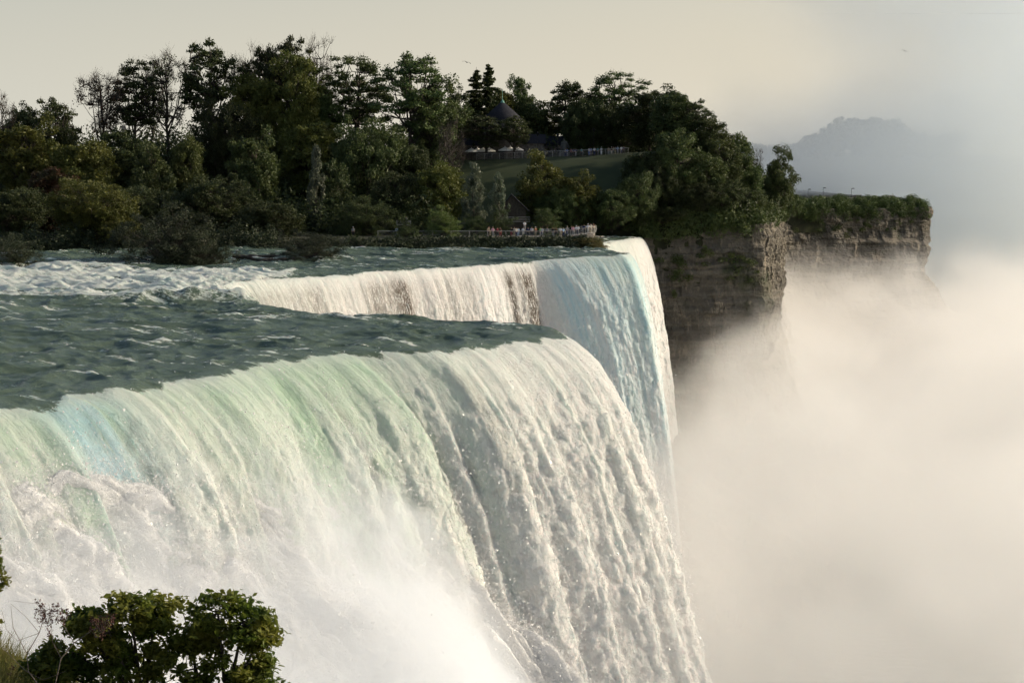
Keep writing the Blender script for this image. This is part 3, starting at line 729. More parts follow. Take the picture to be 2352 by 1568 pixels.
for a in [
 # skyline, left to right
 (SP, 2, 205, 80, 335, 'red', TT, 'reddish thin tree cut by the left edge of the photo on the skyline'),
 (D, 40, 235, 75, 345, 'mid', DT, 'small round green tree on the skyline between reddish tree and lobed dark tree'),
 (A_, 130, 203, 105, 335, 'dark', DT, 'lobed dark tree standing alone on the left skyline'),
 (SP, 235, 148, 125, 345, 'red', TT, 'rusty thin-leaved tree with bare twigs on the left skyline'),
 (A_, 308, 140, 100, 352, 'dark', DT, 'dark gappy tree just right of the rusty thin-leaved tree'),
 (SP, 385, 97, 130, 354, 'mid', TT, 'tall see-through tree with pale upright limbs left of centre wood'),
 (SP, 350, 130, 80, 360, 'mid', TT, 'twiggy half bare tree behind the tall see-through tree'),
 (A_, 482, 92, 130, 350, 'dark', DT, 'tall dark tree with a bent trunk and open gaps in its crown'),
 (SP, 560, 112, 90, 358, 'dark', TT, 'thin dark tree between the bent tree and the tallest tree'),
 (B, 600, 88, 90, 362, 'dark', BT, 'leafless twiggy crown left of the tallest tree'),
 (A_, 615, 80, 70, 352, 'dark', DT, 'left crown of the pair at the highest point of the wood'),
 (A_, 660, 55, 100, 350, 'dark', DT, 'tallest tree of the whole wood with a dark rounded top'),
 (D, 590, 142, 130, 346, 'olive', DT, 'olive crown directly below the left of the tallest pair'),
 (D, 678, 128, 115, 344, 'olive', DT, 'olive lit crown under the tallest tree'),
 (B, 728, 92, 95, 360, 'dark', BT, 'leafless twiggy crown right of the tallest tree'),
 (B, 755, 140, 60, 356, 'dark', BT, 'small bare crown left of the umbrella-shaped tree'),
 (D, 730, 175, 90, 350, 'mid', DT, 'dark green crown under the bare twigs right of the tallest tree'),
 (A_, 822, 132, 140, 352, 'mid', DT, 'umbrella-shaped tree with fanned limbs showing the sky'),
 (A_, 945, 118, 150, 346, 'mid', DT, 'large feathery green tree with many rounded tiers'),
 (D, 990, 180, 110, 348, 'mid', DT, 'lower right shoulder tree of the large feathery tree'),
 (D, 1040, 196, 60, 360, 'dark', DT, 'small dark crown between the feathery tree and the conifers'),
 ('spruce', 1094, 152, 110, 370, 'dark', CT, 'left conifer of the pair, with a flat open top'),
 ('spruce', 1122, 143, 105, 373, 'dark', CT, 'right conifer of the pair, with a sharp pointed top'),
 (D, 1155, 185, 75, 378, 'olive', DT, 'olive tree rising right behind the pointed conifer'),
 (D, 1192, 178, 60, 380, 'mid', DT, 'small round crown behind the tower spire'),
 (D, 1212, 205, 80, 378, 'mid', DT, 'round tree right of the tower roof on the skyline'),
 (D, 1247, 238, 75, 380, 'olive', DT, 'low golden-edged tree right of the stone tower'),
 (A_, 1300, 170, 85, 376, 'mid', DT, 'upright lacy tree alone on the skyline right of the tower'),
 (A_, 1350, 200, 80, 378, 'mid', DT, 'low lacy crown between two taller lacy trees'),
 (A_, 1410, 167, 120, 376, 'mid', DT, 'broad lacy tree with level tiers right of the upright lacy tree'),
 (D, 1335, 225, 110, 370, 'dark', DT, 'dark round tree behind the bronze statue'),
 (D, 1420, 225, 130, 370, 'dark', DT, 'dark round tree over the visitors at the hilltop railing'),
 (D, 1492, 196, 115, 362, 'dark', DT, 'left half of the big dark dome of trees near the cliff'),
 (D, 1550, 188, 115, 345, 'dark', DT, 'highest tree of the big dark dome near the cliff'),
 (A_, 1598, 228, 85, 344, 'dark', DT, 'tiered tree on the right shoulder of the big dark dome'),
 (D, 1635, 270, 85, 342, 'mid', DT, 'first tree stepping down from the dark dome towards the mist'),
 (D, 1690, 288, 75, 345, 'mid', DT, 'green tree on the skyline just left of the misty gap'),
 (B, 1740, 345, 38, 352, 'dark', BT, 'small dead tree with hooked twigs against the mist'),
 (D, 1786, 342, 72, 352, 'mid', DT, 'narrow pointed tree at the cliff corner against the mist'),
 # middle of the slope
 (D, 55, 265, 150, 326, 'olive', DT, 'olive tree with yellowish top at the far left'),
 (D, 190, 295, 150, 318, 'olive', DT, 'broad sunlit olive tree below the lobed dark tree'),
 (D, 285, 300, 110, 330, 'dark', DT, 'dark tree around the broken trunk'),
 (D, 432, 283, 78, 326, 'light', DT, 'pale sunlit green tree in the middle of the dark wood'),
 (D, 352, 333, 100, 320, 'mid', DT, 'low grey-green tree right of the broken trunk'),
 (D, 515, 240, 150, 340, 'dark', DT, 'black mass of crown below the bent tree'),
 (D, 590, 295, 110, 318, 'mid', DT, 'tall tree with drooping lit branches left of the silver poplar'),
 (D, 710, 258, 145, 336, 'olive', DT, 'rounded tree with brownish top above the silver poplar'),
 (D, 840, 268, 180, 330, 'mid', DT, 'widest round tree in the middle of the slope'),
 (D, 768, 370, 70, 314, 'dark', DT, 'slim tree with a bare pale trunk right of the silver poplar'),
 (D, 935, 310, 120, 336, 'dark', DT, 'dark tree below the large feathery tree'),
 (B, 1033, 256, 75, 332, 'dark', BT, 'pale leafless tree left of the white parasols'),
 (D, 1012, 350, 110, 314, 'olive', DT, 'olive tree below the pale leafless tree'),
 (D, 905, 400, 120, 312, 'dark', DT, 'dark tree filling the lower slope left of centre'),
 (PO, 727, 336, 58, 306, 'silver', 'poplar_tree', 'narrow silvery poplar standing against the dark wood'),
 (PO, 1088, 372, 78, 305, 'silver', 'poplar_tree', 'taller silvery poplar below the hilltop railing'),
 (PO, 1146, 398, 56, 303, 'silver', 'poplar_tree', 'shorter silvery poplar beside the wooden cabin'),
 (A_, 1116, 256, 100, 357, 'dark', DT, 'dark tree in front of the left side of the stone tower'),
 (A_, 1181, 256, 74, 357, 'mid', DT, 'small tree in front of the right side of the stone tower'),
 (D, 1250, 352, 105, 322, 'olive', DT, 'sunlit olive tree growing at the foot of the lawn'),
 (D, 1335, 392, 100, 321, 'olive', DT, 'olive tree right of the one at the foot of the lawn'),
 (D, 1290, 420, 110, 318, 'mid', DT, 'rounded tree above the right half of the lower railing'),
 (D, 1405, 425, 110, 320, 'mid', DT, 'pale misty green tree above the end of the lower railing'),
 (D, 1465, 400, 110, 323, 'mid', DT, 'green tree at the right end of the lawn'),
 (D, 1480, 330, 110, 332, 'dark', DT, 'dark tree at the right end of the hilltop railing'),
 (D, 1556, 300, 95, 330, 'mid', DT, 'lit green tree in front of the big dark dome'),
 (D, 1530, 372, 110, 328, 'dark', DT, 'dark tree halfway down the slope above the narrow fall'),
 (D, 1622, 335, 95, 331, 'mid', DT, 'rounded green tree on the slope above the dark cliff'),
 (D, 1668, 325, 90, 338, 'mid', DT, 'green tree high on the slope near the misty gap'),
 (D, 1716, 352, 80, 345, 'mid', DT, 'green tree left of the small dead tree'),
 (D, 1590, 410, 110, 327, 'dark', DT, 'dark tree low on the slope above the dark cliff'),
 (D, 1655, 415, 110, 329, 'dark', DT, 'dark tree on the cliff edge left of the golden rock'),
 (D, 1722, 430, 95, 334, 'mid', DT, 'green tree right above the golden sunlit rock'),
 (D, 1790, 430, 90, 360, 'mid', DT, 'leafy tree under the narrow pointed tree at the corner'),
 (D, 1455, 470, 100, 324, 'dark', DT, 'dark tree right behind the narrow waterfall'),
 (D, 1520, 470, 100, 325, 'dark', DT, 'dark tree on the cliff edge beside the narrow waterfall'),
 # left, near the water
 (D, 108, 365, 115, 300, 'red', DT, 'tree turning russet above the left river bank'),
 (D, 40, 420, 170, 290, 'dark', DT, 'dark tree at the left edge above the river'),
 (D, 330, 430, 170, 296, 'dark', DT, 'dark tree behind the big bush standing in the river'),
 (D, 480, 400, 170, 300, 'dark', DT, 'dark tree on the bank right of the big river bush'),
 (D, 620, 455, 150, 292, 'dark', DT, 'dark tree on the bank left of the silver poplar foot'),
 (D, 205, 415, 200, 276, 'olive', DT, 'broad low sunlit tree leaning over the left river bank'),
 (D, 270, 500, 90, 272, 'olive', DT, 'small brownish tree beside the broad low tree on the bank'),
]: plant(*a)
def zl(y, Y): return CAMZ - (y - 372) / 3790 * Y
for a in [
 (BU, 400, 468, 235, 243, 'willow', 'willow_bush', 'largest dark willow bush standing in the river left of the logs', 'shrub'),
 (BU, 465, 525, 120, 240, 'willow', 'willow_bush', 'low right end of the large willow thicket in the river', 'shrub'),
 (BU, 25, 538, 130, 228, 'willow', 'willow_bush', 'dark bush in the river at the left edge with a gull below it', 'shrub'),
 (BU, 715, 524, 155, 251, 'willow', 'willow_bush', 'round dark bush in the river right of the logs', 'shrub'),
 (BU, 835, 452, 150, 300, 'mid', 'leafy_shrub', 'wide shrub on the bank below the widest round tree', 'shrub'),
 (BU, 1024, 470, 72, 294, 'light', 'leafy_shrub', 'bright pale green shrub at the left end of the lower railing', 'shrub'),
 (BU, 1090, 490, 85, 300, 'mid', 'leafy_shrub', 'green shrub behind the railing below the taller silver poplar', 'shrub'),
 (BU, 1147, 484, 58, 300, 'dark', 'leafy_shrub', 'round dark shrub behind the railing by the wooden cabin', 'shrub'),
 (BU, 1255, 478, 66, 303, 'mid', 'leafy_shrub', 'spreading shrub behind the visitors in the middle of the railing', 'shrub'),
 (BU, 935, 512, 62, 291, 'mid', 'leafy_shrub', 'low shrub in front of the railing near the wooden deck', 'shrub'),
 (BU, 1350, 541, 78, 287.5, 'sedge', 'leafy_shrub', 'golden brown shrub at the tip of the bank beside the narrow fall', 'shrub'),
 (BU, 1375, 549, 34, 290, 'sedge', 'leafy_shrub', 'small golden shrub overhanging the lip of the narrow fall', 'shrub'),
]: plant(*a)
# broken trunk
T = Tubes(); zb = ground_z(-80, 344)
T.add([(0, 0, 0), (0.2, 0, 3), (-0.2, 0, 5.5), (-0.35, 0.1, zl(288, 344) - zb)], [0.55, 0.45, 0.42, 0.36], 8)
T.add([(-0.1, 0, 5.5), (1.0, 0, 7.0)], [0.15, 0.06], 5)
o = obj('broken_trunk', T.mesh('broken_trunk', M_PALEBARK), loc=((288 - 1176) / 3790 * 344, 344, zb))
tag(o, 'pale broken tree trunk standing without a crown in the left wood', 'tree')

# undergrowth that nobody could count
def leafy_mass(name, P, size, colour, label, seed, asp=0.45):
    rs = np.random.RandomState(seed)
    V, F = leaf_quads(P, size, rs, 0.2, asp)
    tag(obj(name, mesh_np(name, V, F, [LEAF[colour]])), label, 'undergrowth', kind='stuff')
def clumps(n, per, fx, rr, seed):
    rs = np.random.RandomState(seed); out = []
    for i in range(n):
        x, y, z, r, h = fx(rs)
        p = rs.normal(size=(per, 3)); p /= np.linalg.norm(p, axis=1)[:, None]; p *= (rs.rand(per) ** 0.4)[:, None]
        out.append(np.array([x, y, z]) + p * np.array([r, r, h]))
    return np.concatenate(out)
def f_hill(rs):
    while True:
        x = rs.uniform(-125, 56); y = rs.uniform(300, 385)
        if x > -12 and y < 322 and x < 22: continue
        if x > 22 and y < yfront(x) + 1: continue
        if -12 < x < 32 and 322 < y < 366: continue
        h = rs.uniform(1.5, 4.5) * (1 if x > 20 else 1.5)
        return x, y, ground_z(x, y) + h * 0.4, rs.uniform(1.5, 3.5), h
leafy_mass('undergrowth', clumps(1300, 150, f_hill, 1, 5), 0.34, 'dark', 'dark undergrowth filling the wood between the trunks', 1)
def f_front(rs):
    x = rs.uniform(-100, 13.5); h = rs.uniform(0.5, 1.25) if x > -40 else rs.uniform(1, 4.0)
    y = ybank(x) + rs.uniform(-0.4, 4.5)
    return x, y, 0.1 + 0.9 * sstep(0, 3, y - ybank(x)) + h * 0.35, rs.uniform(0.7, 1.8), h
leafy_mass('bank_shrubs', clumps(520, 170, f_front, 1, 6), 0.20, 'willow', 'low dark shrubs along the water edge below the footpath railing', 2)
def f_cliff(rs):
    t = rs.rand(); x = 96 + t * 51.5; y = np.interp(x, XS, YS) + rs.uniform(-1.5, 7)
    h = rs.uniform(1.0, 2.6) * (1 + 0.8 * float(noise(x * 0.25, 5.0)))
    top = -0.3 + (rs.uniform(-5.5, 0.7) * (0.7 + 0.6 * float(noise(x * 0.12, 2.0))) if y < np.interp(x, XS, YS) + 2 else 0.2) - 0.6 * sstep(128, 148, x)
    return x, y, top + h * 0.5, rs.uniform(1.0, 2.3), h
leafy_mass('cliff_shrubs', clumps(900, 110, f_cliff, 1, 7), 0.30, 'mid', 'shrubs matting the top edge of the far cliff', 3)
def f_edge(rs):
    x = rs.uniform(24, 88); y = yfront(x) + rs.uniform(-1.2, 4) + (rs.uniform(0, 60) if x > 57 else 0); h = rs.uniform(1.0, 3.2)
    return x, y, gz(x, max(y, yfront(x))) + h * 0.3 - rs.uniform(0, 2.2), rs.uniform(1.0, 2.4), h
def f_face(rs):
    x = rs.uniform(24, 50) if rs.rand() < 0.4 else rs.uniform(96, 146); y = yfront(x) - 0.6; g_ = noise(x * 0.3, 8.0)
    return x, y - rs.uniform(0, .6), -1.5 - rs.uniform(0, 14) * (0.5 + g_), rs.uniform(0.6, 1.6), rs.uniform(0.4, 1.2)
leafy_mass('ledge_plants', clumps(70, 90, f_face, 1, 18), 0.26, 'mid', 'plants rooted in the ledges of the cliffs', 14)
leafy_mass('edge_shrubs', clumps(420, 150, f_edge, 1, 8), 0.28, 'mid', 'leafy growth hanging over the top of the near cliff', 4)
# far wood
def f_far(rs):
    x = rs.uniform(60, 300); y = rs.uniform(1090, 1180)
    s = 0.5 * math.sin(x * 0.045) * math.sin(x * 0.017 + 1) + 0.5 * float(noise(x * 0.07, 3.3)) + 0.6 * float(noise(x * 0.02, 9.1))
    h = 15 + 12 * s + 10 * float(sstep(200, 225, x)) - 5 * float(sstep(250, 290, x)) + rs.uniform(-1.5, 1.5)
    zc = 6 + (h - 6) * rs.rand() ** 0.5
    return x, y, 12 + zc, rs.uniform(3, 6), rs.uniform(2.5, 4)
leafy_mass('far_wood', clumps(950, 80, f_far, 1, 9), 1.0, 'dark', 'far wood on the shore across the gorge, greyed by mist', 5, 0.6)

# ---- foreground bush, seed-head shrub, edge branch, grass
M_FLEAF = leafmat('bush_leaves', (0.075, 0.115, 0.016), (0.17, 0.17, 0.030), 0.45, 0.45, 1.6)
def fore_bush():
    rs = np.random.RandomState(11); r = empty('leafy_bush', tuple(at(400, 1700, 26)))
    o0 = np.array(r.location)
    T = Tubes(); L = []
    # lobes of the crown as they stand: (x, y, rx, ry) in photo pixels, all at about 26 m
    lobes = [(300, 1400, 55, 38, 0), (355, 1412, 50, 45, .2), (250, 1450, 60, 50, -.2), (190, 1425, 32, 26, 0), (430, 1440, 70, 55, .3), (500, 1405, 78, 42, 0), (560, 1425, 62, 42, 0),
             (600, 1455, 32, 30, .1), (500, 1475, 65, 40, .4), (330, 1500, 90, 60, .2), (420, 1540, 90, 55, 0), (560, 1525, 60, 42, -.1), (590, 1560, 46, 36, 0), (180, 1500, 75, 45, .3),
             (250, 1560, 90, 50, 0), (120, 1530, 60, 35, .2), (500, 1590, 90, 40, 0), (230, 1500, 60, 60, .3), (300, 1460, 60, 50, 0.4), (100, 1570, 60, 30, 0)]
    hub = [at(330, 1620, 26.2), at(470, 1620, 26.0), at(520, 1600, 26.1)]
    for (x, y, rx, ry, dy) in lobes:
        c = np.array(at(x, y, 26 + dy)) - o0
        h = np.array(hub[min(range(3), key=lambda k: abs(hub[k].x - (c + o0)[0]))]) - o0
        T.add([h, (h + c) / 2 + np.array([0, 0, -0.05]), c], [0.04, 0.028, 0.014], 5)
        a, b = rx / 3790 * 26, ry / 3790 * 26
        for k in range(11):
            v = rs.normal(size=3); v /= np.linalg.norm(v); e = c + v * np.array([a, 0.32, b]) * (0.65 + 0.4 * rs.rand())
            T.add([c, (c + e) / 2 + rs.normal(size=3) * 0.02, e], [0.012, 0.008, 0.004], 3)
            m = 85
            p = e + rs.normal(size=(m, 3)) * np.array([0.085, 0.09, 0.055])
            L.append(p)
    P = np.concatenate(L)
    # pointed ovate leaves with a midrib fold, hanging outward
    n = len(P); d = rs.normal(size=(n, 3)); d[:, 2] = -np.abs(d[:, 2]) * 0.6 + 0.15; d[:, 0] += 0.35; d /= np.linalg.norm(d, axis=1)[:, None]
    up = rs.normal(size=(n, 3)) * 0.5 + np.array([0.2, 0, 1]); s_ = np.cross(d, up); s_ /= np.linalg.norm(s_, axis=1)[:, None]; nn = np.cross(s_, d)
    l = (0.046 * np.exp(rs.normal(0, 0.25, n)))[:, None]
    V = np.stack([P - d * l, P - d * l * 0.2 + s_ * l * 0.55 + nn * l * 0.22, P + d * l * 0.5 + s_ * l * 0.42 + nn * l * 0.1, P + d * l * 1.15 - nn * l * 0.2,
                  P + d * l * 0.5 - s_ * l * 0.42 + nn * l * 0.1, P - d * l * 0.2 - s_ * l * 0.55 + nn * l * 0.22], 1).reshape(-1, 3)
    b = np.arange(n)[:, None] * 6
    F = np.concatenate([b + np.array([[0, 1, 2, 3]]), b + np.array([[0, 3, 4, 5]])])
    obj('foliage', mesh_np('foliage', V, F, [M_FLEAF]), r); obj('stem', T.mesh('stem', M_BARK), r)
    tag(r, 'large green backlit bush in the bottom left foreground', 'bush')
fore_bush()
M_SEED = simple('dry_seed_heads', (0.055, 0.022, 0.018), (0.09, 0.04, 0.03), 0.8, 20)
M_TWIG = simple('grey_twigs', (0.16, 0.13, 0.11), (0.24, 0.20, 0.17), 0.85, 10)
def seed_shrub():
    rs = np.random.RandomState(21); r = empty('seed_head_shrub', tuple(at(110, 1600, 25.2))); o0 = np.array(r.location)
    T = Tubes(); S = []
    q = lambda x, y, d=0: np.array(at(x, y, 25.2 + d)) - o0
    W = [([(110, 1600), (65, 1540), (62, 1500), (90, 1452), (106, 1400)], .010), ([(120, 1600), (140, 1510), (170, 1475), (205, 1450), (240, 1430)], .010), ([(62, 1500), (30, 1440), (25, 1390)], .006),
         ([(90, 1452), (60, 1415), (25, 1385)], .004), ([(140, 1510), (120, 1470), (118, 1420)], .006), ([(170, 1475), (150, 1440), (120, 1405)], .005), ([(60, 1540), (20, 1500), (0, 1480)], .005),
         ([(118, 1420), (112, 1385)], .004), ([(240, 1430), (262, 1412)], .004), ([(90, 1452), (40, 1470), (15, 1445), (4, 1400)], .004), ([(106, 1400), (85, 1385), (30, 1378)], .003), ([(60, 1540), (100, 1560), (150, 1540)], .004)]
    for pts, w in W:
        T.add([q(*p, rs.uniform(-.1, .1)) for p in pts], np.linspace(w, w * 0.5, len(pts)), 4)
    for (x, y, rx, ry, n) in ((108, 1405, 26, 22, 330), (145, 1410, 14, 20, 140), (235, 1432, 28, 16, 300), (112, 1445, 12, 14, 60), (20, 1540, 10, 14, 40), (220, 1448, 20, 12, 120), (92, 1395, 10, 14, 90), (250, 1420, 12, 14, 100)):
        for k in range(max(3, n // 12)):
            e = q(x + rs.uniform(-rx, rx), y + rs.uniform(-ry, ry), rs.uniform(-.1, .1)); b = q(x, y + ry * 1.2)
            T.add([b, (b + e) / 2 + rs.normal(size=3) * 0.01, e], [.003, .002, .0015], 3)
            S.append(e + rs.normal(size=(12, 3)) * np.array([.016, .02, .026]))
    V, F = leaf_quads(np.concatenate(S), 0.014, rs, 0, 0.7)
    obj('seed_head', mesh_np('seed_head', V, F, [M_SEED]), r); obj('stem', T.mesh('stem', M_TWIG), r)
    tag(r, 'bare shrub with brown seed heads left of the foreground bush', 'shrub')
seed_shrub()
def edge_branch():
    rs = np.random.RandomState(31); r = empty('leafy_branch_tree', tuple(at(-60, 1600, 24))); o0 = np.array(r.location)
    q = lambda x, y: np.array(at(x, y, 24)) - o0
    T = Tubes(); T.add([q(-60, 1600), q(-50, 1450), q(-30, 1330), q(-12, 1240), q(-4, 1215)], [.04, .035, .025, .012, .004], 5)
    L = []
    for (x, y, s) in ((-8, 1235, 7), (-6, 1260, 9), (-4, 1285, 9), (0, 1305, 9), (6, 1325, 11), (12, 1338, 8), (0, 1345, 8), (-25, 1330, 20), (-25, 1280, 18), (2, 1425, 5), (-2, 1455, 5)):
        T.add([q(-35, y + 30), q(x, y)], [.008, .003], 3)
        L.append(q(x, y) + rs.normal(size=(int(8 * s), 3)) * (s * 0.55 / 3790 * 24))
    V, F = leaf_quads(np.concatenate(L), 0.028, rs, 0.2, 0.5)
    obj('foliage', mesh_np('foliage', V, F, [M_FLEAF]), r); obj('trunk', T.mesh('trunk', M_BARK), r)
    tag(r, 'dark leafy branch poking in at the left edge above the foreground bush', 'tree')
edge_branch()
def grass():
    rs = np.random.RandomState(41); n = 16000
    X = rs.uniform(-9.6, -4.2, n); Y = rs.uniform(23, 28.5, n)
    Z = 6.7 - 0.22 * (Y - 26) - 0.42 * (X + 8) - 0.05
    h = rs.uniform(0.25, 0.62, n) * (0.7 + 0.5 * (noise(X * 1.5, Y * 1.5) + 0.5))
    a = rs.rand(n) * 6.283; lean = rs.normal(size=(n, 2)) * 0.15
    w = 0.008
    b0 = np.stack([X - w * np.cos(a), Y - w * np.sin(a), Z], 1); b1 = np.stack([X + w * np.cos(a), Y + w * np.sin(a), Z], 1)
    tip = np.stack([X + lean[:, 0] * 1.2 + .04, Y + lean[:, 1], Z + h], 1)
    V = np.stack([b0, b1, tip], 1).reshape(-1, 3)
    tag(obj('grass', mesh_np('grass', V, np.arange(3 * n).reshape(-1, 3), [leafmat('grass_blades', (0.09, 0.11, 0.025), (0.17, 0.15, 0.05), 0.4, 0.6, 2.0)])), 'tall yellowish grass in the bottom left corner', 'grass', kind='stuff')
grass()

# ------------------------------------------------------------------ built things
def box_vf(cx, cy, cz, sx, sy, sz, rz=0.0):
    V = np.array([(x, y, z) for z in (-.5, .5) for y in (-.5, .5) for x in (-.5, .5)]) * (sx, sy, sz)
    c, s = math.cos(rz), math.sin(rz)
    V = np.stack([V[:, 0] * c - V[:, 1] * s + cx, V[:, 0] * s + V[:, 1] * c + cy, V[:, 2] + cz], 1)
    return V, np.array([(0, 2, 3, 1), (4, 5, 7, 6), (0, 1, 5, 4), (1, 3, 7, 5), (3, 2, 6, 7), (2, 0, 4, 6)])
class Boxes:
    def __init__(s): s.V = []; s.F = []; s.n = 0
    def add(s, *a, **k):
        V, F = box_vf(*a, **k); s.V.append(V); s.F.append(F + s.n); s.n += len(V); return s
    def raw(s, V, F): s.V.append(np.asarray(V, float)); s.F.append(np.asarray(F) + s.n); s.n += len(V); return s
    def mesh(s, name, m): return mesh_np(name, np.concatenate(s.V), np.concatenate(s.F), [m])
def lathe(name, prof, k, m, smooth=True):
    prof = np.asarray(prof, float); th = np.arange(k) * 2 * math.pi / k
    V = np.stack([prof[:, 0][:, None] * np.cos(th), prof[:, 0][:, None] * np.sin(th), np.broadcast_to(prof[:, 1][:, None], (len(prof), k))], -1).reshape(-1, 3)
    i = np.arange(len(prof) - 1)[:, None] * k; j = np.arange(k)[None, :]; j2 = (j + 1) % k
    return mesh_np(name, V, np.stack([i + j, i + j2, i + k + j2, i + k + j], -1).reshape(-1, 4), [m], smooth)
M_RAIL = simple('galvanised_rail', (0.42, 0.41, 0.38), (0.5, 0.49, 0.46), 0.45, 5, 0.4, 0.3)
M_STONE, t, out = mat('rubble_stone')
vo = t.n('ShaderNodeTexVoronoi'); t.l(t.mapping(t.obco(), (1, 1, 1.6)), vo.inputs['Vector']); vo.inputs['Scale'].default_value = 2.2
rgb = t.n('ShaderNodeRGBToBW'); t.l(vo.outputs['Color'], rgb.inputs[0])
principled(t, out, t.mix(rgb.outputs[0], (0.08, 0.075, 0.07, 1), (0.18, 0.17, 0.155, 1)), 0.9, 0.2, t.bump(vo.outputs['Distance'], 0.05))
M_SLATE = simple('slate_roof', (0.018, 0.019, 0.025), (0.030, 0.031, 0.038), 0.85, 4, 0.1)
M_COPPER = simple('green_copper', (0.10, 0.26, 0.20), (0.14, 0.32, 0.25), 0.6, 5)
M_TIMBER = simple('weathered_timber', (0.035, 0.03, 0.024), (0.06, 0.05, 0.04), 0.8, 3)
M_DARKM = simple('dark_metal', (0.02, 0.02, 0.02), (0.03, 0.03, 0.03), 0.5, 4)
M_CANVAS = simple('white_canvas', (0.78, 0.77, 0.74), (0.82, 0.81, 0.78), 0.8, 4)
M_BRONZE = simple('weathered_bronze', (0.045, 0.05, 0.05), (0.07, 0.075, 0.07), 0.5, 3)
M_GLASSD = simple('dark_window', (0.012, 0.014, 0.018), (0.02, 0.02, 0.025), 0.15, 3, 0.6)
M_PATH = simple('path_paving', (0.20, 0.19, 0.17), (0.27, 0.25, 0.22), 0.9, 2)

def railing(name, pts, h, label, lean=0.12, rails=6, group=None, post_every=1.7):
    """curved posts leaning outward with thin level rails"""
    pts = [np.array(p, float) for p in pts]
    L = [0]; 
    for a, b in zip(pts, pts[1:]): L.append(L[-1] + np.linalg.norm(b - a))
    n = max(2, int(L[-1] / post_every)); P = [np.array([np.interp(s, L, [p[i] for p in pts]) for i in range(3)]) for s in np.linspace(0, L[-1], n + 1)]
    r = empty(name, tuple(P[0])); o0 = P[0]
    prof = [(0, 0), (lean * 0.9, 0.35), (lean, 0.65), (lean * 0.3, 1.0)]
    dirs = []
    for i, p in enumerate(P):
        d = (P[min(i + 1, n)] - P[max(i - 1, 0)]); d[2] = 0; d /= np.linalg.norm(d); dirs.append(np.array([d[1], -d[0], 0]))
    me = None
    for i, p in enumerate(P):
        T = Tubes(); T.add([dirs[i] * a + np.array([0, 0, b * h]) for a, b in prof], [0.035] * 4, 5)
        obj('post', T.mesh('post', M_RAIL), r, tuple(p - o0))
    for k in range(rails):
        f = 1.0 if k == 0 else 0.12 + 0.76 * (k - 1) / (rails - 2)
        a = np.interp(f, [q[1] for q in prof], [q[0] for q in prof])
        T = Tubes(); T.add([p - o0 + dirs[i] * a + np.array([0, 0, f * h]) for i, p in enumerate(P)], [0.032 if k == 0 else 0.012] * len(P), 4)
        obj('rail', T.mesh('rail', M_RAIL), r)
    return tag(r, label, 'railing', group)
def P3(x, Y, dz=0.0):
    X = (x - 1176) / 3790 * Y
    return (X, Y, ground_z(X, Y) + dz)
def gpt(x, Y, z): return ((x - 1176) / 3790 * Y, Y, z)
railing('railing', [P3(x, 354.5 + 0.0 * i, 0.03) for i, x in enumerate(range(1095, 1450, 12))], 1.25, 'curved grey metal railing along the top of the lawn', group=None, post_every=1.6)
railing('railing', [gpt(x, 292.0, 1.72) for x in range(868, 1306, 30)], 1.15, 'long thin grey railing along the footpath on the low bank', post_every=3.0, rails=5)
railing('railing', [gpt(1300, 292.0, 1.75), gpt(1312, 290.6, 1.85), gpt(1330, 289.6, 2.1), gpt(1348, 289.4, 2.35), gpt(1362, 290.3, 2.5), gpt(1368, 293, 2.55)], 1.25, 'pale curved railing around the viewing point above the narrow fall', rails=8, post_every=0.8, lean=0.18)
railing('railing', [gpt(1240, 298.2, 1.75), gpt(1300, 298.2, 1.8), gpt(1345, 298, 2.4)], 1.15, 'back railing of the viewing point behind the visitors', rails=5, post_every=2.4)
# footpath and viewing platform
V = []; 
for x in np.linspace(-60, 16.5, 60): V += [(x, 292.3, 1.735), (x, 298.0, 1.735)]
F = [(2 * i, 2 * i + 2, 2 * i + 3, 2 * i + 1) for i in range(59)]
tag(obj('footpath', mesh_np('footpath', V, F, [M_PATH])), 'paved footpath behind the low railing', 'path', kind='structure')
r = empty('viewing_platform', gpt(1335, 293.5, 1.6))
Bx = Boxes(); n = 12; top = []; 
ring = [gpt(1298, 292.2, 1.9), gpt(1312, 290.8, 1.95), gpt(1330, 289.8, 2.15), gpt(1348, 289.6, 2.38), gpt(1362, 290.5, 2.5), gpt(1367, 293.5, 2.52), gpt(1362, 297.5, 2.45), gpt(1300, 298, 1.95)]
o0 = np.array(r.location); ring = [np.array(p) - o0 for p in ring]
V = [p for p in ring] + [np.array([p[0], p[1], -2.4]) for p in ring]; m = len(ring)
F4 = [(i, (i + 1) % m, m + (i + 1) % m, m + i) for i in range(m)]
obj('platform_base', mesh_np('platform_base', V, np.array(F4), [M_STONE]), r)
obj('platform_deck', mesh_np('platform_deck', [p + np.array([0, 0, 0.004]) for p in ring], np.array([[0, 1, 2, 7], [2, 3, 6, 7], [3, 4, 5, 6]]), [M_PATH]), r)
tag(r, 'stone-faced viewing platform jutting out above the narrow fall', 'platform')

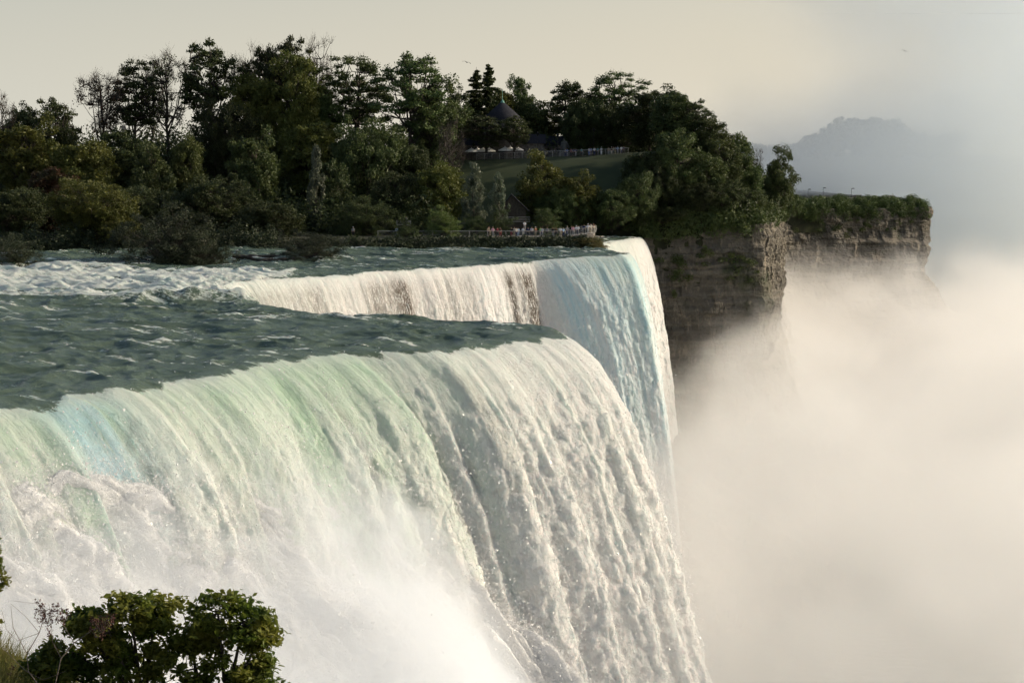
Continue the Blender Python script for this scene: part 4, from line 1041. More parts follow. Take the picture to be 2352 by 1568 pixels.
# stone tower house
tw = empty('stone_tower', gpt(1154, 366, ground_z(-2, 366) - 0.2)); R = 4.2
obj('wall', lathe('wall', [(R, 0), (R, 3.4), (R + .08, 3.45), (R + .08, 3.65), (R, 3.7), (R, 8.7)], 24, M_STONE, False), tw)
rf = obj('roof', lathe('roof', [(R + .55, 8.6), (R + .6, 8.75), (2.4, 11.0), (0.45, 12.7), (0.02, 12.8)], 24, M_SLATE), tw)
obj('finial', lathe('finial', [(0.55, 12.45), (0.5, 12.75), (0.22, 13.15), (0.06, 13.4), (0.045, 15.6), (0.0, 15.65)], 10, M_COPPER), rf)
for k in range(20):
    a = k * 2 * math.pi / 20
    obj('corbel', Boxes().add((R + .3) * math.cos(a), (R + .3) * math.sin(a), 8.5, .25, .5, .22, rz=a).mesh('corbel', M_CANVAS), tw)
for a in (-2.2, -1.75, -0.9):
    nx, ny = math.cos(a), math.sin(a)
    w = [(-.35, 0), (.35, 0), (.35, .9), (.25, 1.2), (0, 1.35), (-.25, 1.2), (-.35, .9)]
    cx, cy = nx * (R + .06), ny * (R + .06)
    V = [(cx - ny * u, cy + nx * u, 5.6 + v) for u, v in w] + [(cx - nx * .3 - ny * u, cy - ny * .3 + nx * u, 5.6 + v) for u, v in w]
    F = [(i, (i + 1) % 7, 7 + (i + 1) % 7, 7 + i) for i in range(7)]
    me = mesh_np('window', V, [np.array(F), np.array([[0, 1, 2, 3, 4, 5, 6]])], [M_GLASSD]); w_ = obj('window', me, tw)
    obj('sill', Boxes().add(nx * (R + .1), ny * (R + .1), 5.5, .3, 1.0, .12, rz=a).mesh('sill', M_CANVAS), w_)
def gable(cx, cy, w, d, h0, hr, rz, mw, mr, parent):
    obj('wall', Boxes().add(cx, cy, h0 / 2, w, d, h0, rz=rz).mesh('wall', mw), parent)
    c, s = math.cos(rz), math.sin(rz)
    q = lambda x, y, z: (cx + x * c - y * s, cy + x * s + y * c, z)
    W, Dp = w / 2 + .35, d / 2 + .4
    V = [q(-W, -Dp, h0), q(W, -Dp, h0), q(W, Dp, h0), q(-W, Dp, h0), q(-W, 0, h0 + hr), q(W, 0, h0 + hr)]
    obj('roof', mesh_np('roof', V, [np.array([(0, 1, 5, 4), (2, 3, 4, 5)]), np.array([(1, 2, 5), (3, 0, 4)])], [mr]), parent)
gable(6.2, 0.5, 6.0, 5.5, 3.6, 2.1, 0.0, M_STONE, M_SLATE, tw)
gable(-6.2, 0.8, 5.5, 5.5, 3.2, 1.6, 0.0, M_STONE, M_SLATE, tw)
obj('door', Boxes().add(-0.2, -R - 0.02, 1.1, 1.3, .25, 2.2).mesh('door', M_DARKM), tw)
tag(tw, 'round grey stone tower with a cone roof and low wings on the hilltop', 'building')
# long low restaurant roof right of the tower
pv = empty('low_pavilion', gpt(1262, 372, ground_z(8, 372) - .2))
gable(0, 0, 11, 6, 2.8, 2.2, 0.05, M_STONE, M_SLATE, pv)
for x in (-4, -1.2, 1.6, 4.2): obj('window', Boxes().add(x, -3.05, 1.5, 1.3, .12, 1.3, rz=.05).mesh('window', M_GLASSD), pv)
tag(pv, 'low dark pavilion between the stone tower and the bronze statue', 'building')
# cabin
cb = empty('timber_cabin', gpt(1182, 312, 1.9))
q = lambda x, y, z: (x, y, z)
V = [(-2.4, -2, 0), (2.1, -2, 0), (2.1, 2, 0), (-2.4, 2, 0), (-2.4, -2, 4.6), (2.1, -2, 4.6), (2.1, 2, 4.6), (-2.4, 2, 4.6), (-.6, -2, 6.9), (-.6, 2, 6.9)]
obj('wall', mesh_np('wall', V, [np.array([(0, 1, 5, 4), (1, 2, 6, 5), (2, 3, 7, 6), (3, 0, 4, 7)]), np.array([(4, 5, 8), (6, 7, 9)])], [M_TIMBER]), cb)
V = [(-2.9, -2.4, 4.2), (-.6, -2.4, 7.15), (2.8, -2.4, 3.9), (-2.9, 2.4, 4.2), (-.6, 2.4, 7.15), (2.8, 2.4, 3.9)]
V += [(x, y, z - .18) for x, y, z in V]
obj('roof', mesh_np('roof', V, [np.array([(0, 1, 4, 3), (1, 2, 5, 4), (6, 9, 10, 7), (7, 10, 11, 8), (0, 6, 7, 1), (1, 7, 8, 2)])], [M_SLATE]), cb)
for k, z in enumerate((2.2, 2.6, 3.0)): obj('handrail', Boxes().add(0.2, -2.5, z - .2, 5.4, .06, .07).mesh('handrail', M_RAIL), cb)
tag(cb, 'dark timber cabin with a gable roof beside the silvery poplars', 'cabin')
# wooden deck with a rail by the path
dk = empty('wooden_deck', gpt(928, 301, 2.0))
obj('deck', Boxes().add(0, 0, 1.3, 2.6, 2.0, .15).mesh('deck', M_TIMBER), dk)
for x in (-1.2, 1.2):
    for y in (-.9, .9): obj('leg', Boxes().add(x, y, .62, .12, .12, 1.2).mesh('leg', M_TIMBER), dk)
for z in (1.65, 1.9, 2.15, 2.4): obj('handrail', Boxes().add(0, -.98, z, 2.7, .05, .08).mesh('handrail', M_RAIL), dk)
for x in (-1.2, 0, 1.2): obj('post', Boxes().add(x, -.93, 1.9, .07, .05, 1.1).mesh('post', M_RAIL), dk)
tag(dk, 'small wooden deck with pale rails above the left end of the footpath', 'deck')

# parasols
def parasol(x, Y, n):
    r = empty('parasol', P3(x, Y, -0.1))
    T = Tubes(); T.add([(0, 0, 0), (0, 0, 2.3)], [.04, .04], 6)
    obj('pole', T.mesh('pole', M_DARKM), r)
    k = 8; V = [(0, 0, 2.75)] + [(1.5 * math.cos(i * math.pi / 4 + .2), 1.5 * math.sin(i * math.pi / 4 + .2), 2.0) for i in range(k)] + [(1.5 * math.cos(i * math.pi / 4 + .2), 1.5 * math.sin(i * math.pi / 4 + .2), 1.82) for i in range(k)] + [(0, 0, 2.68)]
    F3 = [(0, 1 + i, 1 + (i + 1) % k) for i in range(k)] + [(17, 9 + (i + 1) % k, 9 + i) for i in range(k)]; F4 = [(1 + i, 9 + i, 9 + (i + 1) % k, 1 + (i + 1) % k) for i in range(k)]
    obj('canopy', mesh_np('canopy', V, [np.array(F3), np.array(F4)], [M_CANVAS]), r)
    obj('top_cap', lathe('top_cap', [(.09, 2.7), (.1, 2.85), (0.0, 2.95)], 8, M_CANVAS), r)
    return tag(r, n, 'parasol', 'white parasols by the stone tower')
for x, Y, n in ((1083, 358.5, 'leftmost white parasol of the left cluster'), (1097, 360, 'second white parasol from the left in the left cluster'), (1110, 358.6, 'third white parasol from the left in the left cluster'),
                (1123, 360, 'rightmost white parasol of the left cluster, beside the dark lamp pole'), (1160, 358.4, 'left white parasol of the right cluster under the small tree'),
                (1172, 360, 'middle white parasol of the right cluster under the small tree'), (1187, 359, 'right white parasol of the right cluster under the small tree')): parasol(x, Y, n)

# lamps
def lamp(x, Y, h, label, kind='lantern', zb=None, side=1):
    X, Yy, z = P3(x, Y); r = empty('lamp_post', (X, Yy, z if zb is None else zb))
    T = Tubes(); T.add([(0, 0, 0), (0, 0, .5), (0, 0, h)], [.12, .07, .055], 6)
    obj('pole', T.mesh('pole', M_DARKM), r)
    if kind == 'lantern':
        obj('lantern', lathe('lantern', [(.04, h), (.2, h + .1), (.28, h + .55), (.36, h + .58), (.05, h + .85), (0, h + .95)], 8, M_DARKM), r)
    else:
        obj('arm', Boxes().add(.25 * side, 0, h, .6, .08, .08).mesh('arm', M_DARKM), r)
        obj('lamp_head', Boxes().add(.55 * side, 0, h - .02, .75, .4, .28).mesh('lamp_head', M_DARKM), r)
    return tag(r, label, 'lamp post')
lamp(1118, 356.5, 6.0, 'dark pole lamp in front of the left white parasols')
lamp(1235, 357, 4.6, 'dark lantern post between the tower wing and the statue')
lamp(1281, 357.5, 4.2, 'dark lantern post directly left of the bronze statue')
lamp(1364, 362, 5.2, 'lamp post among the dark trees over the hilltop visitors')
g = 'lamp posts on the far cliff'
for x, y, n in ((1856, 434, 'leftmost lamp post on the far cliff against the mist'), (1891, 430.5, 'middle lamp post on the far cliff, the tallest'), (1956, 432, 'rightmost lamp post on the far cliff, with a longer arm')):
    zb = 1.0; Y = 592
    o = lamp(x, Y, zl(y, Y) - zb, n, 'head', zb); o['group'] = g
railing('railing', [(x, 589 + 0.2 * (x - 118), 1.0) for x in np.arange(108, 139, 1.5)], 1.3, 'thin railing on the far cliff top against the mist', post_every=2.4, rails=4)

# people -------------------------------------------------------------
def skin_mesh(name, verts, edges, radii, m, sub=1):
    me = bpy.data.meshes.new(name); me.from_pydata(verts, edges, [])
    o = bpy.data.objects.new(name, me); COL.objects.link(o)
    md = o.modifiers.new('skin', 'SKIN'); 
    for i, r in enumerate(radii): me.skin_vertices[0].data[i].radius = r if isinstance(r, tuple) else (r, r)
    me.skin_vertices[0].data[0].use_root = True
    sb = o.modifiers.new('sub', 'SUBSURF'); sb.levels = sub; sb.render_levels = sub
    dg = bpy.context.evaluated_depsgraph_get(); res = bpy.data.meshes.new_from_object(o.evaluated_get(dg))
    bpy.data.objects.remove(o); res.name = name; res.materials.clear(); res.materials.append(m)
    return res
M_SKIN = simple('skin', (0.34, 0.20, 0.14), (0.42, 0.26, 0.18), 0.6, 8)
def person_meshes(pose):
    # pelvis, belly, chest, neck base, neck, head, crown / arms / legs; facing -Y
    V = [(0, 0, .95), (0, 0, 1.12), (0, .01, 1.32), (0, .01, 1.44), (0, 0, 1.52), (0, -.02, 1.61), (0, -.01, 1.70)]
    R = [(.15, .11), (.14, .10), (.17, .11), (.09, .08), .055, (.078, .095), (.06, .075)]
    E = [(i, i + 1) for i in range(6)]
    arms = {'stand': ((.20, 0, 1.40), (.25, .02, 1.12), (.24, -.08, .88), (.235, -.11, .80)),
            'lean': ((.20, 0, 1.38), (.25, -.16, 1.14), (.17, -.42, 1.08), (.13, -.50, 1.07)),
            'point': ((.20, 0, 1.40), (.24, -.20, 1.24), (.10, -.24, 1.42), (.06, -.24, 1.48))}[pose]
    rr = (.065, .048, .036, .038)
    for s in (-1, 1):
        a = arms if not (pose == 'point' and s > 0) else ((.20, 0, 1.40), (.25, .02, 1.12), (.24, -.08, .88), (.235, -.11, .80))
        b = len(V)
        for k, p in enumerate(a): V.append((p[0] * s, p[1], p[2])); R.append(rr[k])
        E += [(3, b), (b, b + 1), (b + 1, b + 2), (b + 2, b + 3)]
    for s in (-1, 1):
        b = len(V)
        for p, r in (((.10 * s, 0, .86), .10), ((.11 * s, -.02, .48), .065), ((.12 * s, .02, .09), .045), ((.125 * s, -.12, .04), (.045, .035))): V.append(p); R.append(r)
        E += [(0, b), (b, b + 1), (b + 1, b + 2), (b + 2, b + 3)]
    body = skin_mesh('body', V, E, R, M_SKIN)
    sx = [0, 1, 2, 3, 7, 8, 11, 12]; mp = {v: i for i, v in enumerate(sx)}
    g = lambda r, k: tuple(x * k + .012 for x in (r if isinstance(r, tuple) else (r, r)))
    shirt = skin_mesh('shirt', [V[i] if i else (0, 0, .93) for i in sx], [(mp[a], mp[b]) for a, b in E if a in mp and b in mp], [g(R[i], 1.12) for i in sx], M_SKIN)
    tx = [0, 15, 16, 17, 19, 20, 21]; mp = {v: i for i, v in enumerate(tx)}
    tr = skin_mesh('trousers', [V[i] for i in tx], [(mp[a], mp[b]) for a, b in E if a in mp and b in mp], [g(R[i], 1.12) for i in tx], M_SKIN)
    sh = [0, 15, 16, 19, 20]; mp = {v: i for i, v in enumerate(sh)}
    hair = skin_mesh('hair', [(0, .02, 1.60), (0, .015, 1.70), (0, -.01, 1.745)], [(0, 1), (1, 2)], [(.08, .075), (.088, .095), (.05, .05)], M_SKIN)
    hat = skin_mesh('hat', [(0, -.01, 1.69), (0, -.01, 1.72), (0, -.01, 1.80)], [(0, 1), (1, 2)], [(.16, .17), (.10, .11), (.06, .07)], M_SKIN)
    return dict(body=body, shirt=shirt, trousers=tr, hair=hair, hat=hat)
PM = {p: person_meshes(p) for p in ('stand', 'lean', 'point')}
CLO = {'white': (.75, .75, .74), 'blue': (.10, .18, .42), 'light blue': (.35, .50, .68), 'pink': (.70, .38, .45), 'red': (.26, .05, .05), 'dark red': (.22, .04, .05), 'grey': (.25, .25, .25), 'black': (.02, .02, .02),
       'khaki': (.32, .27, .18), 'green': (.22, .50, .15), 'orange': (.40, .18, .10), 'navy': (.03, .04, .10), 'teal': (.05, .25, .25), 'cream': (.65, .60, .48), 'striped grey': (.45, .46, .5), 'brown': (.10, .06, .04)}
CM = {k: simple(k.replace(' ', '_') + '_cloth', v, tuple(min(1, c * 1.15) for c in v), 0.85, 6) for k, v in CLO.items()}
_pn = [0]
def person(x, Y, z, pose, shirt, tr, head, label, group, rz=0.0, s=1.0):
    r = empty('person', gpt(x, Y, z), rz=rz); r.scale = (s, s, s); m = PM[pose]
    obj('body', m['body'], r)
    for part, colr in (('shirt', shirt), ('trousers', tr), ('hat' if head.endswith('hat') else 'hair', {'white hat': 'white', 'straw hat': 'cream', 'dark hair': 'black', 'brown hair': 'brown', 'fair hair': 'khaki'}[head])):
        o = obj(part, m[part], r); o.material_slots[0].link = 'OBJECT'; o.material_slots[0].material = CM[colr]
    tag(r, label, 'person', group)
ORD = 'first second third fourth fifth sixth seventh eighth ninth tenth eleventh twelfth thirteenth fourteenth fifteenth sixteenth seventeenth eighteenth nineteenth twentieth'.split()
rp = random.Random(5)
zx = lambda v: (1500 + v / 2.476) * 0.5742
low = [(1122, 'lean', 'khaki', 'black', 'dark hair'), (1133, 'stand', 'black', 'khaki', 'brown hair'), (1168, 'lean', 'pink', 'grey', 'fair hair'), (1212, 'stand', 'dark red', 'black', 'dark hair'), (1240, 'lean', 'brown', 'red', 'dark hair'),
       (1352, 'stand', 'black', 'red', 'dark hair'), (1380, 'point', 'grey', 'khaki', 'brown hair'), (1399, 'stand', 'cream', 'navy', 'brown hair'), (1419, 'lean', 'light blue', 'light blue', 'dark hair'), (1468, 'lean', 'white', 'cream', 'dark hair'),
       (1516, 'stand', 'navy', 'black', 'brown hair'), (1553, 'lean', 'striped grey', 'black', 'dark hair'), (1590, 'point', 'orange', 'khaki', 'white hat'), (1640, 'stand', 'green', 'grey', 'dark hair'), (1656, 'stand', 'striped grey', 'navy', 'dark hair'),
       (1706, 'lean', 'grey', 'black', 'dark hair'), (1762, 'stand', 'black', 'grey', 'brown hair'), (1792, 'stand', 'brown', 'black', 'dark hair'), (1835, 'lean', 'white', 'khaki', 'dark hair'), (1866, 'stand', 'light blue', 'navy', 'fair hair')]
for i, (x, p, a, b, h) in enumerate(low):
    person(zx(x), 293.1 + rp.uniform(-.25, 1.2), 1.74, p, a, b, h, f'{ORD[i]} visitor from the left at the lower railing, {a} top and {b} trousers', 'visitors at the lower railing', rp.uniform(-.5, .5), rp.uniform(.95, 1.04))
ramp = [(1903, 'lean', 'grey', 'navy', 'straw hat'), (1944, 'stand', 'black', 'black', 'dark hair'), (1962, 'lean', 'pink', 'grey', 'brown hair'), (1995, 'stand', 'white', 'grey', 'white hat'), (2011, 'lean', 'white', 'navy', 'dark hair'),
        (2070, 'stand', 'navy', 'black', 'dark hair'), (2110, 'lean', 'white', 'grey', 'white hat'), (2138, 'point', 'cream', 'khaki', 'brown hair'), (2165, 'lean', 'brown', 'black', 'dark hair')]
for i, (x, p, a, b, h) in enumerate(ramp):
    X2 = zx(x); zz = float(np.interp(X2, [1300, 1312, 1330, 1348, 1362], [1.92, 1.97, 2.17, 2.4, 2.52]))
    person(X2, float(np.interp(X2, [1300, 1330, 1348, 1362], [292.7, 290.6, 290.3, 291.6])), zz, p, a, b, h, f'{ORD[i]} visitor from the left on the curved viewing point, {a} top', 'visitors on the viewing point', rp.uniform(-.4, .6))
person(zx(1482), 299.5, 2.6, 'lean', 'white', 'grey', 'brown hair', 'visitor in a pale shirt standing highest behind the lower railing', 'visitors at the lower railing')
tag(obj('step_block', Boxes().add(0, 0, .45, 3.2, 1.2, .9).mesh('step_block', M_STONE), loc=gpt(zx(1482), 299.5, 1.7)), 'low stone block that the highest visitor stands on', 'block')
person(911, 293.2, 1.74, 'lean', 'light blue', 'grey', 'dark hair', 'lone visitor in light blue at the left end of the footpath railing', 'visitors at the lower railing')
person(933, 300.6, 3.38, 'stand', 'grey', 'black', 'dark hair', 'visitor in grey standing on the small wooden deck', 'visitors at the lower railing')
person(811, 294, 1.74, 'stand', 'grey', 'black', 'white hat', 'lone visitor in a white hat half hidden behind bank shrubs at far left', 'visitors at the lower railing')
z5 = lambda v: (1800 + v / 3.136) * 0.5742
up = [(1446, 'grey', 'navy', 'dark hair'), (1470, 'blue', 'navy', 'dark hair'), (1518, 'dark red', 'black', 'dark hair'), (1553, 'navy', 'black', 'dark hair'), (1580, 'navy', 'grey', 'dark hair'), (1650, 'teal', 'black', 'dark hair'), (1745, 'white', 'blue', 'dark hair'),
      (1768, 'blue', 'navy', 'dark hair'), (1812, 'white', 'navy', 'fair hair'), (1853, 'teal', 'black', 'dark hair'), (1899, 'white', 'white', 'white hat'), (1990, 'khaki', 'grey', 'brown hair'), (2026, 'brown', 'cream', 'white hat'), (2050, 'khaki', 'black', 'dark hair'),
      (2072, 'grey', 'khaki', 'dark hair'), (2104, 'light blue', 'grey', 'white hat'), (2150, 'white', 'navy', 'dark hair'), (2180, 'navy', 'black', 'dark hair')]
for i, (x, a, b, h) in enumerate(up):
    q = P3(z5(x), 356.6 + rp.uniform(0, 1.8))
    person(z5(x), q[1], q[2] - 0.02, rp.choice(['stand', 'lean', 'stand']), a, b, h, f'{ORD[i]} visitor from the left at the hilltop railing, {a} top', 'visitors at the hilltop railing', rp.uniform(-1, 1))
z7 = lambda v: (3150 + v / 3.618) * 0.5742
fa = [965, 982, 1005, 1028, 1040, 1062, 1440, 1458, 1474, 1492, 1508, 1524, 1540]
for i, x in enumerate(fa):
    person(z7(x), 592, 1.55 if i < 6 else 1.35, rp.choice(['stand', 'lean']), rp.choice(['black', 'navy', 'grey']), 'black', 'dark hair',
           (f'{ORD[i]} dark silhouette from the left beside the rightmost far lamp post' if i < 6 else f'{ORD[i - 6]} dark silhouette from the left in the rightmost far crowd on the cliff'), 'silhouettes on the far cliff', rp.uniform(-1, 1), 1.1)
tag(obj('far_terrace', Boxes().add(0, 0, 0, 44, 9, 1.2, rz=0.2).mesh('far_terrace', M_PATH), loc=(124, 594, 0.85)), 'paved viewing terrace on the far cliff top', 'path', kind='structure')

# bronze statue on a plinth: robed standing figure
st = empty('statue', P3(1296, 360, -0.05))
obj('plinth', Boxes().add(0, 0, .45, 2.4, 1.8, .9).add(0, 0, .97, 2.0, 1.4, .16).mesh('plinth', M_STONE), st)
V = [(0, 0, 1.2), (0, 0, 1.9), (0, 0, 2.7), (0, 0, 3.25), (-.05, -.05, 3.5), (-.08, -.1, 3.75), (-.08, -.1, 3.98), (-.5, 0, 3.05), (-.75, -.2, 2.4), (-.5, -.5, 2.1), (.5, 0, 3.05), (.85, -.1, 2.4), (.95, -.3, 1.8)]
E = [(0, 1), (1, 2), (2, 3), (3, 4), (4, 5), (5, 6), (3, 7), (7, 8), (8, 9), (3, 10), (10, 11), (11, 12)]
obj('figure', skin_mesh('figure', V, E, [(.75, .5), (.62, .45), (.5, .35), (.36, .28), .13, (.19, .22), (.15, .17), .22, .16, .1, .22, .16, .1], M_BRONZE, 2), st)
tag(st, 'large dark bronze figure on a stone plinth at the hilltop railing', 'statue')

# logs lying in the river between the bushes
def log(pts, r0, r1, label, seed):
    rs = np.random.RandomState(seed); p = np.array([gpt(x, Y, z) for x, Y, z in pts]); o0 = p[0].copy()
    s = np.linspace(0, len(p) - 1, 14); q = np.stack([np.interp(s, range(len(p)), p[:, i]) for i in range(3)], 1) + rs.normal(size=(14, 3)) * 0.06
    T = Tubes(); T.add(q - o0, np.linspace(r0, r1, 14) * rs.uniform(.85, 1.15, 14), 9)
    o = obj('driftwood_log', T.mesh('driftwood_log', M_BARK), loc=tuple(o0)); tag(o, label, 'log', 'logs stranded in the river')
log([(534, 250, .8), (580, 249, .75), (640, 249, .7), (690, 250, .5)], .34, .28, 'upper dark log lying level from the middle bush to the right bush', 1)
log([(545, 247.5, .9), (585, 246, .6), (622, 244, .25)], .28, .18, 'lower dark log slanting down into the river between the bushes', 2)
log([(600, 246, .45), (640, 246.4, .45), (680, 247, .5)], .26, .3, 'short dark log touching the foot of the right river bush', 3)

# birds
M_GULL = simple('gull_feathers', (.6, .6, .6), (.75, .75, .75), 0.8, 10)
def gull(p, label, flying, s=1.0, rz=0.0, m=None):
    m = m or M_GULL
    if flying:
        V = [(0, 0, 0), (0, -.16, .01), (0, -.24, .02), (0, .14, 0), (0, .26, 0)]; E = [(0, 1), (1, 2), (0, 3), (3, 4)]; R = [(.07, .06), (.05, .05), .03, .04, (.05, .012)]
        for sg in (-1, 1): b = len(V); V += [(.25 * sg, -.03, .10), (.48 * sg, .05, .03), (.62 * sg, .12, -.04)]; E += [(0, b), (b, b + 1), (b + 1, b + 2)]; R += [(.07, .02), (.05, .015), (.02, .01)]
    else:
        V = [(0, 0, .20), (0, -.14, .26), (0, -.18, .36), (0, -.25, .37), (0, .16, .17), (0, .30, .16), (.04, 0, .1), (.04, -.01, 0), (-.04, 0, .1), (-.04, -.01, 0)]
        E = [(0, 1), (1, 2), (2, 3), (0, 4), (4, 5), (0, 6), (6, 7), (0, 8), (8, 9)]; R = [.095, .07, .045, .015, .06, .02, .02, .012, .02, .012]
    o = obj('gull', skin_mesh('gull', V, E, R, m), loc=p); o.scale = (s, s, s); o.rotation_euler = (0, 0.25 if flying else 0, rz)
    tag(o, label, 'bird')
gull(tuple(at(54, 622, 226)), 'white gull standing at the water edge below the left bush', False, 1.5, 1.2)
gull(tuple(at(1072, 143, 210)), 'tiny dark bird flying left of the two conifers', True, 1.0, 0.3, CM['grey'])
gull(tuple(at(2078, 117, 260)), 'tiny dark bird flying high against the mist plume', True, 1.0, 0.1, CM['grey'])

# ------------------------------------------------------------------ spray and mist
def spray_mound():
    """boiling white spray heaped over the rocks at the foot of the near fall"""
    T = CREST[:14].copy()
    u, A = resample(T, 0.16, 2.0)
    nu = len(u)
    y0 = A[:, 1]
    z0 = np.interp(y0, [88, 103, 110, 114, 120, 125, 129, 131, 133, 136, 139], [-2.0, -3.6, -5.4, -6.6, -8.6, -10.3, -13.5, -18, -24, -34, -44])
    z0 = z0 + (1.5 * fbm(u * 0.14, 3.0, 1.0, 3) + 0.8 * noise(u * 0.6, 7.0)) - 0.9
    nt = 330
    s = np.linspace(0, 1, nt)[None, :]
    off = np.sqrt(np.maximum(-z0, 0.1) / 4.9) * 5.8
    L = 24.0
    U = np.broadcast_to(u[:, None], (nu, nt)); S = np.broadcast_to(s * L, (nu, nt))
    out_ = (off - 0.7)[:, None] + s * L * 0.62
    X = A[:, 0][:, None] + FLOW[0] * out_; Y = A[:, 1][:, None] + FLOW[1] * out_
    Z = (z0 + 0.6)[:, None] + 0 * s - L * 1.05 * s ** 1.35 - 1.2 * s * 4 * (1 - s) * 0
    # fingers that lean down and out like thrown water
    wu = U - 0.45 * S + 1.5 * fbm(U * 0.12, S * 0.1, 4, 2); ws = S + 1.6 * fbm(U * 0.15, S * 0.15, 8, 2)
    d = 2.6 * fbm(wu * 0.13, ws * 0.10, 1.0, 2) - 1.2
    d = d + 1.5 * fbm(wu * 0.26, ws * 0.26, 5.0, 2, 2.03, 0.5) + 0.75 * billow(wu * 0.45, ws * 0.45, 9.0, 4, 0.55)
    d = d * sstep(-0.02, 0.2, s) - 2.0 * sstep(0.06, 0.0, s)
    n = np.array([0.62, -0.45, 0.64])
    P = np.stack([X, Y, Z], -1) + n * d[..., None]
    return P, nu, nt
P, a, b = spray_mound()
M_SPRAY, t, out = mat('white_spray')
co = t.obco()
f = t.noise(co, 4.0, 6, 0.75); f2 = t.noise(co, 0.9, 5, 0.65)
nb = t.bump(t.m('ADD', t.m('MULTIPLY', f, 0.7), f2), 0.45)
p = principled(t, None, (0.92, 0.945, 0.98), 0.7, 0.15, nb, **{'Subsurface Weight': 0.9, 'Subsurface Scale': 1.0}); p.inputs['Subsurface Radius'].default_value = (0.4, 0.4, 0.4)
tr = t.n('ShaderNodeBsdfTranslucent'); tr.inputs['Color'].default_value = (0.88, 0.88, 0.89, 1); t.l(nb, tr.inputs['Normal'])
mx = t.n('ShaderNodeMixShader'); mx.inputs[0].default_value = 0.2
t.l(p.outputs[0], mx.inputs[1]); t.l(tr.outputs[0], mx.inputs[2]); t.l(mx.outputs[0], out.inputs['Surface'])
SPRAY = P
tag(obj('spray', mesh_np('spray', P.reshape(-1, 3), grid_faces(a, b), [M_SPRAY], True)), 'white spray boiling up at the foot of the near fall', 'spray', kind='stuff')

def droplets(name, pts, size, seed, label):
    """thrown drops: little four sided bits of water, far too many to count"""
    r = np.random.RandomState(seed); n = len(pts)
    T = np.array([(1, 1, 1), (1, -1, -1), (-1, 1, -1), (-1, -1, 1)], float) / 1.73
    sz = size * np.exp(r.normal(0, 0.45, n))
    a1 = r.normal(size=(n, 4)); a1 /= np.linalg.norm(a1, axis=1)[:, None]
    w, x, y, z = a1.T
    R = np.stack([1 - 2 * (y * y + z * z), 2 * (x * y - z * w), 2 * (x * z + y * w), 2 * (x * y + z * w), 1 - 2 * (x * x + z * z), 2 * (y * z - x * w),
                  2 * (x * z - y * w), 2 * (y * z + x * w), 1 - 2 * (x * x + y * y)], 1).reshape(n, 3, 3)
    V = pts[:, None, :] + np.einsum('nij,kj->nki', R, T) * sz[:, None, None]
    F = (np.arange(n)[:, None, None] * 4 + np.array([(0, 1, 2), (0, 3, 1), (0, 2, 3), (1, 3, 2)])[None]).reshape(-1, 3)
    tag(obj(name, mesh_np(name, V.reshape(-1, 3), F, [M_DROP])), label, 'spray', kind='stuff')
M_DROP, t, out = mat('water_drops')
p = principled(t, None, (0.9, 0.9, 0.9), 0.3, 0.5)
tr = t.n('ShaderNodeBsdfTranslucent'); tr.inputs['Color'].default_value = (0.9, 0.9, 0.9, 1)
mx = t.n('ShaderNodeMixShader'); mx.inputs[0].default_value = 0.4
t.l(p.outputs[0], mx.inputs[1]); t.l(tr.outputs[0], mx.inputs[2]); t.l(mx.outputs[0], out.inputs['Surface'])

def scatter_on(P, n, seed, amp, wfun=None, dirv=(0.5, -0.35, 0.6)):
    r = np.random.RandomState(seed)
    i = r.randint(0, P.shape[0], n); j = r.randint(0, P.shape[1], n)
    p = P[i, j]
    if wfun is not None:
        k = r.rand(n) < wfun(i, j, p); p = p[k]
    h = r.exponential(amp, len(p))[:, None]
    q = p + np.array(dirv) * h + r.normal(size=p.shape) * (0.12 + 0.35 * h)
    return q
pts = scatter_on(SPRAY, 300000, 3, 0.6)
droplets('spray_drops', pts, 0.036, 5, 'fine drops thrown up above the boiling spray')
F1 = G1['P'][:, G1['na']:]
def w1(i, j, p):
    return (p[:, 1] < 160) * sstep(0.5, -16, p[:, 2]) * (p[:, 0] > -45) * 1.0 + 0.03
pts = scatter_on(F1, 520000, 4, 0.45, w1, (0.5, -0.5, 0.2))
droplets('falling_drops', pts, 0.042, 6, 'fine drops flung off the face of the big fall')

# mist: scattering air, densest where the falls land
def mist_box(name, lo, hi, dens, color, aniso, step, label):
    lo = np.array(lo, float); hi = np.array(hi, float)
    V = np.array([(x, y, z) for z in (lo[2], hi[2]) for y in (lo[1], hi[1]) for x in (lo[0], hi[0])])
    F = [(0, 2, 3, 1), (4, 5, 7, 6), (0, 1, 5, 4), (1, 3, 7, 5), (3, 2, 6, 7), (2, 0, 4, 6)]
    m, t, out = mat(name + '_air')
    co = t.obco()
    sx = t.n('ShaderNodeSeparateXYZ'); t.l(co, sx.inputs[0])
    d = dens(t, co, sx.outputs[0], sx.outputs[1], sx.outputs[2])
    vol = t.n('ShaderNodeVolumePrincipled')
    vol.inputs['Color'].default_value = (*color, 1)
    vol.inputs['Anisotropy'].default_value = aniso
    t.put(vol.inputs['Density'], d)
    t.l(vol.outputs[0], out.inputs['Volume'])
    try: m.cycles.volume_step_rate = step
    except Exception: pass
    o = obj(name, mesh_np(name, V, F, [m]))
    tag(o, label, 'mist', kind='stuff')
    return o
